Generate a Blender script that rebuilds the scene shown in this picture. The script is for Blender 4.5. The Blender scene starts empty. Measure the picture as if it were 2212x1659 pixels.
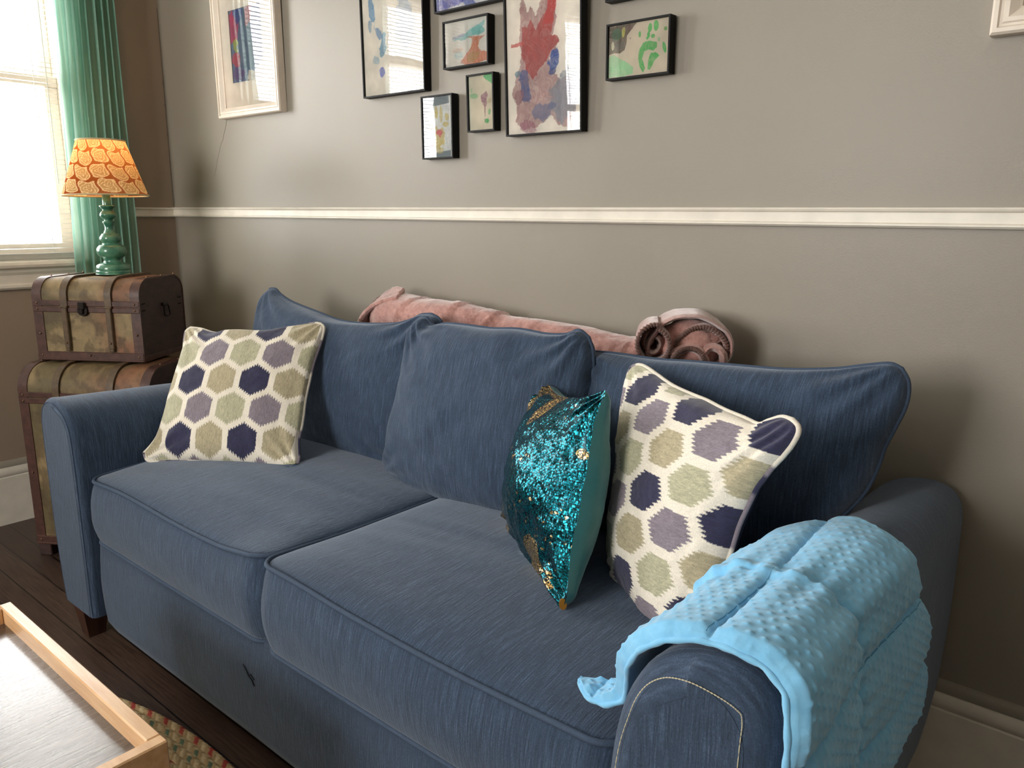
import bpy, math, random
import numpy as np
from mathutils import Matrix, Vector
PI = math.pi
random.seed(7)
SC = bpy.context.scene
COL = SC.collection

# ------------------------------------------------------------ camera
CAM = np.array([3.4904, -1.7740, 1.2500])
YAW, PITCH, ROLL = math.radians(39.99), math.radians(12.382), math.radians(0.367)
fw = np.array([-math.sin(YAW) * math.cos(PITCH), math.cos(YAW) * math.cos(PITCH), -math.sin(PITCH)])
rt = np.array([math.cos(YAW), math.sin(YAW), 0.0])
up = np.cross(rt, fw)
rt, up = math.cos(ROLL) * rt + math.sin(ROLL) * up, -math.sin(ROLL) * rt + math.cos(ROLL) * up
cd = bpy.data.cameras.new('camera')
cd.sensor_width = 36.0
cd.lens = 1677.7 / 2212 * 36.0
cd.clip_start = 0.02
cam = bpy.data.objects.new('camera', cd)
COL.objects.link(cam)
cam.matrix_world = Matrix(((rt[0], up[0], -fw[0], CAM[0]), (rt[1], up[1], -fw[1], CAM[1]),
                           (rt[2], up[2], -fw[2], CAM[2]), (0, 0, 0, 1)))
SC.camera = cam

# ------------------------------------------------------------ world, daylight, exposure
SC.view_settings.view_transform = 'Standard'
SC.view_settings.look = 'None'
SC.view_settings.exposure = -0.12
SC.view_settings.gamma = 1.0
SC.view_settings.use_curve_mapping = False
SC.cycles.use_denoising = True
SC.cycles.max_bounces = 8
SC.cycles.diffuse_bounces = 5
SC.cycles.transparent_max_bounces = 24
SC.cycles.sample_clamp_indirect = 6.0
W = bpy.data.worlds.new('daylight')
SC.world = W
W.use_nodes = True
W.node_tree.nodes['Background'].inputs['Color'].default_value = (0.9, 0.95, 1.0, 1)
W.node_tree.nodes['Background'].inputs['Strength'].default_value = 1.5


def daylight(name, loc, rot, sx, sy, power, color):
    l = bpy.data.lights.new(name, 'AREA')
    l.shape = 'RECTANGLE'
    l.size, l.size_y = sx, sy
    l.energy, l.color = power, color
    o = bpy.data.objects.new(name, l)
    o.location, o.rotation_euler = loc, rot
    COL.objects.link(o)
    return o


# the left wall's three windows: (y_near_corner, y_far), glass from z 1.05 to 2.42
WINS = [(-0.40, -1.10), (-1.31, -2.01), (-3.05, -3.75)]
WZ0, WZ1 = 1.055, 2.42
for k, (ya, yb) in enumerate(WINS):
    daylight('daylight_%d' % (k + 1), (-0.42, (ya + yb) / 2, 1.78), (0, math.radians(-90), 0),
             1.6, 0.95, (98, 132, 130)[k], (1.0, 0.985, 0.97))
# added fill light behind the photographer, shining in through an unseen opening
daylight('daylight_4', (1.9, -4.75, 1.75), (math.radians(90), 0, 0), 1.5, 1.4, 140, (1.0, 0.97, 0.93))


# ------------------------------------------------------------ numpy noise
def _hash(ix, iy, iz, seed):
    h = (ix * 374761393 + iy * 668265263 + iz * 2147483647 + seed * 974634777) & 0xffffffff
    h = ((h ^ (h >> 13)) * 1274126177) & 0xffffffff
    return ((h ^ (h >> 16)) & 0xffff) / 65535.0


def vnoise(x, y, z=0.0, seed=0):
    x, y, z = np.broadcast_arrays(np.asarray(x, float), np.asarray(y, float), np.asarray(z, float))
    xi, yi, zi = np.floor(x).astype(np.int64), np.floor(y).astype(np.int64), np.floor(z).astype(np.int64)
    fx, fy, fz = x - xi, y - yi, z - zi
    fx, fy, fz = fx * fx * (3 - 2 * fx), fy * fy * (3 - 2 * fy), fz * fz * (3 - 2 * fz)
    r = 0
    for dx in (0, 1):
        for dy in (0, 1):
            for dz in (0, 1):
                w = (fx if dx else 1 - fx) * (fy if dy else 1 - fy) * (fz if dz else 1 - fz)
                r = r + w * _hash(xi + dx, yi + dy, zi + dz, seed)
    return r


def fbm(x, y, z=0.0, seed=0, octv=4):
    a, s, t = 0.5, 0.0, 0.0
    for o in range(octv):
        s = s + a * vnoise(np.asarray(x) * 2 ** o, np.asarray(y) * 2 ** o, np.asarray(z) * 2 ** o, seed + o)
        t += a
        a *= 0.5
    return s / t


def smooth(a, b, x):
    t = np.clip((x - a) / (b - a), 0, 1)
    return t * t * (3 - 2 * t)


# ------------------------------------------------------------ materials
MATS = {}


def srgb(c):
    return tuple(((v / 255.0) / 12.92 if v / 255.0 <= 0.04045 else ((v / 255.0 + 0.055) / 1.055) ** 2.4) for v in c)


class NT:
    def __init__(self, name):
        self.m = bpy.data.materials.new(name)
        self.m.use_nodes = True
        self.t = self.m.node_tree
        self.b = self.t.nodes['Principled BSDF']
        self.out = self.t.nodes['Material Output']
        MATS[name] = self.m

    def n(self, typ, **kw):
        nd = self.t.nodes.new(typ)
        for k, v in kw.items():
            setattr(nd, k, v)
        return nd

    def l(self, a, b):
        self.t.links.new(a, b)

    def val(self, node, **kw):
        for k, v in kw.items():
            node.inputs[k.replace('_', ' ')].default_value = v
        return node

    def coords(self, scale=(1, 1, 1), kind='Object'):
        tc = self.n('ShaderNodeTexCoord')
        mp = self.n('ShaderNodeMapping')
        mp.inputs['Scale'].default_value = scale
        self.l(tc.outputs[kind], mp.inputs['Vector'])
        return mp.outputs['Vector']

    def noise(self, scale=(1, 1, 1), s=1.0, detail=3.0, rough=0.5, kind='Object'):
        n = self.n('ShaderNodeTexNoise')
        n.inputs['Scale'].default_value = s
        n.inputs['Detail'].default_value = detail
        n.inputs['Roughness'].default_value = rough
        self.l(self.coords(scale, kind), n.inputs['Vector'])
        return n.outputs['Fac']

    def ramp(self, fac, stops):
        r = self.n('ShaderNodeValToRGB')
        e = r.color_ramp.elements
        while len(e) < len(stops):
            e.new(0.5)
        for i, (p, c) in enumerate(stops):
            e[i].position = p
            e[i].color = (c[0], c[1], c[2], 1)
        self.l(fac, r.inputs['Fac'])
        return r.outputs['Color']

    def math(self, op, a, b=None):
        n = self.n('ShaderNodeMath', operation=op)
        for i, v in enumerate((a, b)):
            if v is None:
                continue
            if isinstance(v, (int, float)):
                n.inputs[i].default_value = v
            else:
                self.l(v, n.inputs[i])
        return n.outputs[0]

    def mix(self, fac, a, b, mode='MIX'):
        n = self.n('ShaderNodeMix', data_type='RGBA', blend_type=mode)
        for i, v in ((0, fac), (6, a), (7, b)):
            if isinstance(v, (int, float)):
                n.inputs[i].default_value = v
            elif isinstance(v, tuple):
                n.inputs[i].default_value = (v[0], v[1], v[2], 1)
            else:
                self.l(v, n.inputs[i])
        return n.outputs[2]

    def bump(self, h, strength=0.3, dist=0.002, prev=None):
        n = self.n('ShaderNodeBump')
        n.inputs['Strength'].default_value = strength
        n.inputs['Distance'].default_value = dist
        self.l(h, n.inputs['Height'])
        if prev is not None:
            self.l(prev, n.inputs['Normal'])
        return n.outputs['Normal']

    def fin(self, color=None, rough=None, normal=None, metallic=None, **kw):
        b = self.b
        for key, v in (('Base Color', color), ('Roughness', rough), ('Normal', normal), ('Metallic', metallic)):
            if v is None:
                continue
            if isinstance(v, tuple):
                b.inputs[key].default_value = (v[0], v[1], v[2], 1)
            elif isinstance(v, (int, float)):
                b.inputs[key].default_value = v
            else:
                self.l(v, b.inputs[key])
        for k, v in kw.items():
            b.inputs[k.replace('_', ' ')].default_value = v
        return self.m


def plain(name, c, rough=0.6, metallic=0.0, bump=0.0, bscale=80.0, var=0.06, **kw):
    t = NT(name)
    c = srgb(c)
    f = t.noise((1, 1, 1), bscale * 0.3, 3)
    col = t.ramp(f, [(0.3, tuple(v * (1 - var) for v in c)), (0.7, tuple(min(1, v * (1 + var)) for v in c))])
    nrm = t.bump(t.noise((1, 1, 1), bscale, 3), bump, 0.002) if bump else None
    return t.fin(col, rough, nrm, metallic, **kw)


def wall_mat(name, c):
    t = NT(name)
    c = srgb(c)
    f = t.noise((1, 1, 1), 1.6, 4)
    col = t.ramp(f, [(0.25, tuple(v * 0.95 for v in c)), (0.75, tuple(v * 1.05 for v in c))])
    nb = t.bump(t.noise((1, 1, 1), 240, 2), 0.10, 0.002)
    nb = t.bump(t.noise((1, 1, 1), 5, 2), 0.12, 0.01, nb)
    return t.fin(col, 0.42, nb, Specular_IOR_Level=0.35)


wall_mat('wall_paint', (146, 139, 127))
wall_mat('wall_paint_shaded', (150, 134, 117))  # left wall: warm brown of its shade is mixed into the colour
plain('ceiling_paint', (225, 222, 214), 0.8, bump=0.05)
plain('trim_paint', (226, 219, 205), 0.38, bump=0.12, bscale=60)
plain('sash_paint', (236, 228, 214), 0.35, bump=0.05)
plain('blind_slat', (176, 173, 165), 0.5)
plain('cord', (235, 232, 224), 0.7)


def fabric(name, base, thread_scale, thread='x'):
    """upholstery cloth: slub threads running across the given axis"""
    t = NT(name)
    c = np.array(srgb(base))
    hi, lo = 330.0, 22.0
    sc = {'x': (hi, lo, lo), 'y': (lo, hi, lo), 'z': (lo, lo, hi)}[thread]
    th = t.noise(sc, thread_scale, 3, 0.6)
    sc2 = {'x': (120, 9, 9), 'y': (9, 120, 9), 'z': (9, 9, 120)}[thread]
    th2 = t.noise(sc2, 1.0, 2, 0.6)
    wv = t.noise((1, 1, 1), 420, 2, 0.7)
    big = t.noise((1, 1, 1), 5, 3)
    f = t.math('ADD', t.math('MULTIPLY', th, 0.55), t.math('MULTIPLY', wv, 0.35))
    f = t.math('ADD', f, t.math('MULTIPLY', th2, 0.10))
    col = t.ramp(f, [(0.36, tuple(c * 0.55)), (0.52, tuple(c)), (0.66, tuple(c * 1.75 + 0.012))])
    col = t.mix(t.math('MULTIPLY', big, 0.35), col, tuple(c * 0.75))
    h = t.math('ADD', t.math('MULTIPLY', th, 0.7), t.math('MULTIPLY', wv, 0.5))
    nb = t.bump(h, 0.75, 0.0025)
    return t.fin(col, 0.85, nb, Sheen_Weight=0.5, Sheen_Roughness=0.4, Sheen_Tint=(0.78, 0.87, 1.0, 1.0), Specular_IOR_Level=0.25)


BLUE = (57, 73, 95)
fabric('sofa_cloth', BLUE, 1.0, 'x')
fabric('sofa_cloth_arm', BLUE, 1.0, 'y')
plain('sofa_piping', (60, 76, 98), 0.85, bump=0.5, bscale=500)
plain('stitch_thread', (205, 196, 165), 0.8)
plain('loose_thread', (24, 30, 44), 0.9)


def attr_mat(name, rough=0.8, bump=0.0, bscale=300.0, sc=(1, 1, 1), sheen=0.0, **kw):
    t = NT(name)
    a = t.n('ShaderNodeVertexColor', layer_name='Col')
    nz = t.noise(sc, bscale, 2, 0.7)
    col = t.mix(1.0, a.outputs['Color'], t.ramp(nz, [(0.3, (0.86,) * 3), (0.7, (1.1,) * 3)]), 'MULTIPLY')
    nb = t.bump(nz, bump, 0.002) if bump else None
    return t.fin(col, rough, nb, Sheen_Weight=sheen, **kw)


attr_mat('hex_chenille', 0.9, 0.4, 420, sheen=0.3)
attr_mat('paint_on_paper', 0.6, 0.05, 14)
attr_mat('braided_wool', 0.95, 0.4, 500)
attr_mat('map_cloth', 0.6, 0.15, 200)


def sequin_mat():
    t = NT('sequins')
    a = t.n('ShaderNodeVertexColor', layer_name='Col')
    v = t.n('ShaderNodeTexVoronoi')
    v.inputs['Scale'].default_value = 300
    v.inputs['Randomness'].default_value = 0.55
    t.l(t.coords((1, 1, 0.8)), v.inputs['Vector'])
    geo = t.n('ShaderNodeNewGeometry')
    sub = t.n('ShaderNodeVectorMath', operation='SUBTRACT')
    t.l(v.outputs['Color'], sub.inputs[0])
    sub.inputs[1].default_value = (0.5, 0.5, 0.5)
    scl = t.n('ShaderNodeVectorMath', operation='SCALE')
    scl.inputs['Scale'].default_value = 0.34
    t.l(sub.outputs[0], scl.inputs[0])
    add = t.n('ShaderNodeVectorMath', operation='ADD')
    t.l(scl.outputs[0], add.inputs[0])
    t.l(geo.outputs['Normal'], add.inputs[1])
    nrm = t.n('ShaderNodeVectorMath', operation='NORMALIZE')
    t.l(add.outputs[0], nrm.inputs[0])
    bw = t.n('ShaderNodeSeparateColor')
    t.l(v.outputs['Color'], bw.inputs[0])
    col = t.mix(1.0, a.outputs['Color'], t.ramp(bw.outputs[0], [(0.0, (0.55,) * 3), (1.0, (1.35,) * 3)]), 'MULTIPLY')
    edge = t.math('LESS_THAN', v.outputs['Distance'], 0.52)
    col = t.mix(edge, (0.004, 0.02, 0.025), col)
    return t.fin(col, 0.24, nrm.outputs[0], 0.9)


sequin_mat()
plain('teal_satin', (18, 112, 116), 0.45, bump=0.1, bscale=300, Sheen_Weight=0.3)
plain('gold_tag', (176, 122, 42), 0.4, 0.5)


def fleece(name, c, c2, s=60, bump=0.5, sheen=0.9, dist=0.003):
    t = NT(name)
    f = t.math('ADD', t.math('MULTIPLY', t.noise((1, 1, 1), s, 4, 0.65), 0.6), t.math('MULTIPLY', t.noise((1, 1, 1), 14, 3), 0.4))
    col = t.ramp(f, [(0.38, srgb(c)), (0.62, srgb(c2))])
    nb = t.bump(t.noise((1, 1, 1), s * 3, 3, 0.7), bump, dist)
    return t.fin(col, 0.95, nb, Sheen_Weight=sheen, Sheen_Roughness=0.5, Specular_IOR_Level=0.1)


fleece('pink_fleece', (156, 108, 99), (200, 152, 142), 70)
fleece('pink_sherpa', (118, 78, 66), (176, 132, 112), 160, 1.0, 0.5, 0.006)
fleece('pink_braid', (96, 62, 54), (150, 106, 92), 240, 1.0, 0.4, 0.004)
fleece('blue_minky', (122, 190, 232), (138, 202, 240), 50, 0.15, 0.4)
plain('quilt_thread', (84, 150, 190), 0.8)


def wood(name, c1, c2, sc=(1, 1, 1), s=6.0, rough=0.4, bump=0.1, **kw):
    t = NT(name)
    f = t.noise(sc, s, 6, 0.6)
    col = t.ramp(f, [(0.35, srgb(c1)), (0.65, srgb(c2))])
    nb = t.bump(f, bump, 0.002)
    return t.fin(col, rough, nb, **kw)


wood('pine', (214, 166, 118), (232, 190, 144), (1.5, 14, 14), 5, 0.34, 0.05, Coat_Weight=0.35, Coat_Roughness=0.2)
wood('table_veneer', (62, 54, 50), (92, 82, 76), (22, 1.6, 4), 7, 0.22, 0.22, Coat_Weight=0.7, Coat_Roughness=0.14)
wood('dark_leg', (44, 26, 20), (70, 42, 30), (8, 8, 1), 5, 0.4)
wood('trunk_wood', (50, 34, 31), (70, 48, 44), (3, 3, 8), 6, 0.55, 0.2)
wood('trunk_leather', (62, 38, 32), (84, 54, 45), (4, 4, 4), 12, 0.42, 0.25)
wood('strap_leather', (72, 56, 38), (96, 76, 52), (4, 4, 4), 14, 0.45, 0.25)
plain('black_iron', (34, 26, 22), 0.4, 0.7, 0.2, 120)
plain('stud_brass', (128, 100, 78), 0.35, 0.8)


def floor_mat():
    t = NT('floor_boards')
    tc = t.n('ShaderNodeTexCoord')
    sp = t.n('ShaderNodeSeparateXYZ')
    t.l(tc.outputs['Object'], sp.inputs[0])
    row = t.math('MULTIPLY', sp.outputs[1], 1 / 0.082)
    cell = t.math('FLOOR', row)
    fr = t.math('FRACT', row)
    gap = t.math('MAXIMUM', t.math('LESS_THAN', fr, 0.025), t.math('GREATER_THAN', fr, 0.975))
    comb = t.n('ShaderNodeCombineXYZ')
    t.l(cell, comb.inputs[0])
    wn = t.n('ShaderNodeTexWhiteNoise')
    t.l(comb.outputs[0], wn.inputs['Vector'])
    g = t.noise((2.2, 42, 1), 4, 6, 0.65)
    col = t.ramp(g, [(0.35, srgb((58, 43, 37))), (0.62, srgb((92, 72, 61)))])
    col = t.mix(t.math('MULTIPLY', wn.outputs['Value'], 0.4), col, srgb((36, 26, 23)))
    col = t.mix(gap, col, srgb((18, 12, 10)))
    nb = t.bump(g, 0.18, 0.0015)
    return t.fin(col, t.math('ADD', t.math('MULTIPLY', g, 0.2), 0.28), nb)


floor_mat()


def glass_mat(name, ior=1.5, tint=1.0):
    t = NT(name)
    t.t.nodes.remove(t.b)
    fr = t.n('ShaderNodeFresnel')
    fr.inputs['IOR'].default_value = ior
    tr = t.n('ShaderNodeBsdfTransparent')
    tr.inputs['Color'].default_value = (tint, tint, tint, 1)
    gl = t.n('ShaderNodeBsdfGlossy')
    gl.inputs['Roughness'].default_value = 0.015
    wb = t.bump(t.noise((1, 1, 1), 9, 2), 0.02, 0.01)
    t.l(wb, gl.inputs['Normal'])
    mx = t.n('ShaderNodeMixShader')
    t.l(fr.outputs[0], mx.inputs[0])
    t.l(tr.outputs[0], mx.inputs[1])
    t.l(gl.outputs[0], mx.inputs[2])
    t.l(mx.outputs[0], t.out.inputs['Surface'])


glass_mat('window_glass', 1.45, 0.97)
glass_mat('picture_glass', 1.6, 0.99)


def sheer_mat():
    t = NT('sheer_green')
    t.t.nodes.remove(t.b)
    f = t.noise((1, 22, 0.6), 3, 3)
    col = t.ramp(f, [(0.3, srgb((136, 184, 168))), (0.7, srgb((184, 216, 202)))])
    df = t.n('ShaderNodeBsdfDiffuse')
    tl = t.n('ShaderNodeBsdfTranslucent')
    tr = t.n('ShaderNodeBsdfTransparent')
    t.l(col, df.inputs['Color'])
    t.l(col, tl.inputs['Color'])
    tr.inputs['Color'].default_value = (0.86, 0.96, 0.90, 1)
    m1 = t.n('ShaderNodeMixShader')
    m1.inputs[0].default_value = 0.5
    t.l(df.outputs[0], m1.inputs[1])
    t.l(tl.outputs[0], m1.inputs[2])
    m2 = t.n('ShaderNodeMixShader')
    m2.inputs[0].default_value = 0.14
    t.l(m1.outputs[0], m2.inputs[1])
    t.l(tr.outputs[0], m2.inputs[2])
    t.l(m2.outputs[0], t.out.inputs['Surface'])


sheer_mat()


def shade_mat():
    t = NT('lampshade_print')
    t.t.nodes.remove(t.b)
    a = t.n('ShaderNodeVertexColor', layer_name='Col')
    df = t.n('ShaderNodeBsdfDiffuse')
    tl = t.n('ShaderNodeBsdfTranslucent')
    t.l(a.outputs['Color'], df.inputs['Color'])
    t.l(t.mix(0.35, a.outputs['Color'], (1.0, 0.55, 0.2)), tl.inputs['Color'])
    m1 = t.n('ShaderNodeMixShader')
    m1.inputs[0].default_value = 0.28
    t.l(df.outputs[0], m1.inputs[1])
    t.l(tl.outputs[0], m1.inputs[2])
    t.l(m1.outputs[0], t.out.inputs['Surface'])


shade_mat()


def lamp_green():
    t = NT('glazed_green')
    f = t.noise((1, 1, 1), 30, 4)
    col = t.ramp(f, [(0.35, srgb((44, 104, 84))), (0.7, srgb((92, 146, 116)))])
    return t.fin(col, 0.25, None, Coat_Weight=0.5)


lamp_green()
plain('lampshade_trim', (196, 178, 138), 0.8)
e = NT('lit_bulb')
e.b.inputs['Emission Color'].default_value = (1.0, 0.72, 0.38, 1)
e.b.inputs['Emission Strength'].default_value = 6
plain('black_frame', (12, 11, 11), 0.55, Specular_IOR_Level=0.2)
plain('white_frame', (224, 212, 196), 0.4, bump=0.05)
plain('mat_board', (232, 222, 208), 0.7)
plain('grey_mat_board', (96, 110, 112), 0.7)
plain('brass_hook', (190, 160, 90), 0.3, 0.9)
plain('wall_crack', (112, 102, 92), 0.9)


# ------------------------------------------------------------ mesh helpers
def arr(p):
    return np.asarray(p, float).reshape(-1, 3)


def make(name, verts, faces, mat, parent=None, smooth_shade=True, colors=None, uv=None):
    me = bpy.data.meshes.new(name)
    v = arr(verts)
    if isinstance(faces, np.ndarray):
        nf = faces.shape[0]
        k = faces.shape[1]
        me.vertices.add(len(v))
        me.vertices.foreach_set('co', v.astype(np.float32).ravel())
        me.loops.add(nf * k)
        me.loops.foreach_set('vertex_index', faces.astype(np.int32).ravel())
        me.polygons.add(nf)
        me.polygons.foreach_set('loop_start', np.arange(0, nf * k, k, dtype=np.int32))
        me.update(calc_edges=True)
        me.validate()
    else:
        me.from_pydata([tuple(q) for q in v], [], faces)
        me.update()
    me.materials.append(MATS[mat])
    if smooth_shade:
        me.polygons.foreach_set('use_smooth', [True] * len(me.polygons))
    if colors is not None:
        ca = me.color_attributes.new('Col', 'FLOAT_COLOR', 'POINT')
        c = np.ones((len(v), 4), np.float32)
        c[:, :3] = np.clip(np.asarray(colors).reshape(-1, 3), 0, 1)
        ca.data.foreach_set('color', c.ravel())
    o = bpy.data.objects.new(name, me)
    COL.objects.link(o)
    if parent is not None:
        o.parent = parent
        if parent.type == 'EMPTY':
            o.matrix_parent_inverse = ROOTM[parent.name].inverted()
    return o


ROOTM = {}


def thing(name, label, cat, loc=(0, 0, 0), group=None):
    o = bpy.data.objects.new(name, None)
    o.empty_display_size = 0.05
    o.location = loc
    COL.objects.link(o)
    ROOTM[o.name] = Matrix.Translation(Vector(loc))
    o['label'], o['category'] = label, cat
    if group:
        o['group'] = group
    return o


def struct(o):
    o['kind'] = 'structure'
    return o


def gridfaces(n, m, cu=False, cv=False, off=0):
    i = np.arange(n if cu else n - 1)[:, None]
    j = np.arange(m if cv else m - 1)[None, :]
    i2, j2 = (i + 1) % n, (j + 1) % m
    return (np.stack([i * m + j + 0 * i, i2 * m + j, i2 * m + j2, i * m + j2], -1) + off).reshape(-1, 4)


class MB:
    """collects simple shapes into one mesh"""
    def __init__(self):
        self.v, self.f = [], []

    def add(self, v, f):
        o = len(self.v)
        self.v += [tuple(p) for p in arr(v)]
        self.f += [tuple(int(i) + o for i in q) for q in f]
        return self

    def box(self, a, b, M=None):
        x0, y0, z0 = a
        x1, y1, z1 = b
        v = [(x0, y0, z0), (x1, y0, z0), (x1, y1, z0), (x0, y1, z0), (x0, y0, z1), (x1, y0, z1), (x1, y1, z1), (x0, y1, z1)]
        if M is not None:
            v = [tuple(M @ Vector(p)) for p in v]
        return self.add(v, [(0, 3, 2, 1), (4, 5, 6, 7), (0, 1, 5, 4), (1, 2, 6, 5), (2, 3, 7, 6), (3, 0, 4, 7)])

    def bbox(self, a, b, r, M=None):
        """bevelled box"""
        a, b = np.array(a, float), np.array(b, float)
        bm_v = []
        idx = {}
        for cx in (0, 1):
            for cy in (0, 1):
                for cz in (0, 1):
                    c = np.where([cx, cy, cz], b, a)
                    s = np.array([1 if k == 0 else -1 for k in (cx, cy, cz)]) * r
                    for ax in range(3):
                        p = c + s
                        p[ax] = c[ax]
                        idx[(cx, cy, cz, ax)] = len(bm_v)
                        bm_v.append(p)
        F = []
        for ax in range(3):
            o1, o2 = [k for k in range(3) if k != ax]
            for side in (0, 1):
                q = []
                for (p1, p2) in ((0, 0), (1, 0), (1, 1), (0, 1)):
                    c = [0, 0, 0]
                    c[ax], c[o1], c[o2] = side, p1, p2
                    q.append(idx[(*c, ax)])
                flip = (side == 0) ^ (ax == 1)
                F.append(q[::-1] if flip else q)
        for ax in range(3):
            o1, o2 = [k for k in range(3) if k != ax]
            for p1 in (0, 1):
                for p2 in (0, 1):
                    c0 = [0, 0, 0]
                    c1 = [0, 0, 0]
                    c0[o1] = c1[o1] = p1
                    c0[o2] = c1[o2] = p2
                    c1[ax] = 1
                    F.append([idx[(*c0, o1)], idx[(*c1, o1)], idx[(*c1, o2)], idx[(*c0, o2)]])
        for c in [(i, j, k) for i in (0, 1) for j in (0, 1) for k in (0, 1)]:
            F.append([idx[(*c, 0)], idx[(*c, 1)], idx[(*c, 2)]])
        if M is not None:
            bm_v = [tuple(M @ Vector(p)) for p in bm_v]
        return self.add(bm_v, F)

    def tube(self, path, r, seg=8, closed=False, caps=True):
        P = arr(path)
        n = len(P)
        R = np.full(n, r) if np.isscalar(r) else np.asarray(r, float)
        if closed:
            T = np.roll(P, -1, 0) - np.roll(P, 1, 0)
        else:
            T = np.gradient(P, axis=0)
        T /= np.linalg.norm(T, axis=1)[:, None] + 1e-12
        a = np.array([0, 0, 1.0]) if abs(T[0][2]) < 0.9 else np.array([1.0, 0, 0])
        N = np.zeros_like(P)
        cur = np.cross(T[0], a)
        cur /= np.linalg.norm(cur)
        for i in range(n):
            cur = cur - T[i] * (cur @ T[i])
            cur /= np.linalg.norm(cur) + 1e-12
            N[i] = cur
        B = np.cross(T, N)
        th = np.linspace(0, 2 * PI, seg, endpoint=False)
        V = P[:, None] + R[:, None, None] * (N[:, None] * np.cos(th)[None, :, None] + B[:, None] * np.sin(th)[None, :, None])
        f = gridfaces(n, seg, closed, True).tolist()
        if caps and not closed:
            f += [list(range(seg))[::-1], list(range((n - 1) * seg, n * seg))]
        return self.add(V.reshape(-1, 3), f)

    def lathe(self, prof, seg=32, origin=(0, 0, 0)):
        th = np.linspace(0, 2 * PI, seg, endpoint=False)
        V = [(origin[0] + r * math.cos(t), origin[1] + r * math.sin(t), origin[2] + z) for r, z in prof for t in th]
        return self.add(V, gridfaces(len(prof), seg, False, True)[:, ::-1])

    def ball(self, c, r, sc=(1, 1, 1), seg=8):
        pr = [(max(1e-5, math.cos(a)), math.sin(a)) for a in np.linspace(-PI / 2, PI / 2, seg // 2 + 2)]
        th = np.linspace(0, 2 * PI, seg, endpoint=False)
        V = [(c[0] + r * sc[0] * q * math.cos(t), c[1] + r * sc[1] * q * math.sin(t), c[2] + r * sc[2] * z) for q, z in pr for t in th]
        return self.add(V, gridfaces(len(pr), seg, False, True)[:, ::-1])

    def build(self, name, mat, parent=None, smooth_shade=False):
        return make(name, self.v, self.f, mat, parent, smooth_shade)


def autosmooth(o, ang=40):
    me = o.data
    me.polygons.foreach_set('use_smooth', [True] * len(me.polygons))
    try:
        me.set_sharp_from_angle(angle=math.radians(ang))
    except Exception:
        pass
    return o


def extrude_profile(mb, prof, axis, a, b, closed=True):
    """prof: list of 2D points; axis 'x' -> (y,z) profile, axis 'y' -> (x,z) profile"""
    n = len(prof)
    if axis == 'x':
        V = [(a, p, q) for p, q in prof] + [(b, p, q) for p, q in prof]
    else:
        V = [(p, a, q) for p, q in prof] + [(p, b, q) for p, q in prof]
    F = [(i, (i + 1) % n, n + (i + 1) % n, n + i) for i in range(n if closed else n - 1)]
    if closed:
        F += [tuple(range(n))[::-1], tuple(range(n, 2 * n))]
    mb.add(V, F)


def spl(pts, n):
    """catmull-rom through points"""
    P = arr(pts)
    Q = np.vstack([2 * P[0] - P[1], P, 2 * P[-1] - P[-2]])
    out = []
    m = len(P) - 1
    for k in np.linspace(0, m, n):
        i = min(int(k), m - 1)
        t = k - i
        p0, p1, p2, p3 = Q[i:i + 4]
        out.append(0.5 * (2 * p1 + (p2 - p0) * t + (2 * p0 - 5 * p1 + 4 * p2 - p3) * t * t + (3 * p1 - p0 - 3 * p2 + p3) * t ** 3))
    return np.array(out)


# ------------------------------------------------------------ the room
RX, RY, RZ = 5.3, -4.6, 2.75
o = MB().box((-0.15, RY - 0.15, -0.1), (RX + 0.15, 0.15, 0.0)).build('floor', 'floor_boards'); struct(o)
o = MB().box((-0.15, RY - 0.15, RZ), (RX + 0.15, 0.15, RZ + 0.1)).build('ceiling', 'ceiling_paint'); struct(o)
o = MB().box((-0.15, 0.0, 0.0), (RX + 0.15, 0.15, RZ)).build('wall_back', 'wall_paint'); struct(o)
o = MB().box((RX, RY, 0.0), (RX + 0.15, 0.0, RZ)).build('wall_right', 'wall_paint'); struct(o)
w = MB()
w.box((0, RY - 0.15, 0), (1.2, RY, RZ)).box((2.6, RY - 0.15, 0), (RX, RY, RZ))
w.box((1.2, RY - 0.15, 0), (2.6, RY, 1.0)).box((1.2, RY - 0.15, 2.45), (2.6, RY, RZ))
struct(w.build('wall_front', 'wall_paint'))
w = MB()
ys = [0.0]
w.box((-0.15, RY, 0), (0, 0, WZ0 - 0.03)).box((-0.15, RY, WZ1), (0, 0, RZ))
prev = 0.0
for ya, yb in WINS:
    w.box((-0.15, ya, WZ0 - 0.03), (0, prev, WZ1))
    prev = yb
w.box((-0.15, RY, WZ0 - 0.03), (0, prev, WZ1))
struct(w.build('wall_left', 'wall_paint_shaded'))

# chair rail: bead, flat, bead
RB, RT_ = 1.2262, 1.2675
H = RT_ - RB


def rail_prof(s):
    h = H
    return [(0, RB), (s * .011, RB), (s * .016, RB + .1 * h), (s * .016, RB + .18 * h), (s * .011, RB + .25 * h), (s * .011, RB + .72 * h),
            (s * .0105, RB + .76 * h), (s * .017, RB + .80 * h), (s * .019, RB + .9 * h), (s * .017, RB + .985 * h), (s * .013, RB + h), (0, RB + h)]


m = MB(); extrude_profile(m, rail_prof(-1), 'x', 0.0, RX)
struct(m.build('trim_1', 'trim_paint'))
m = MB(); extrude_profile(m, [(p, q - 0.0015) for p, q in rail_prof(1)], 'y', -0.30, 0.0)
struct(m.build('trim_2', 'trim_paint'))


def base_prof(s):
    return [(0, 0), (s * .016, 0), (s * .016, .195), (s * .013, .1985), (s * .017, .204), (s * .019, .214), (s * .017, .226), (s * .012, .2375), (0, .2375)]


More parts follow.
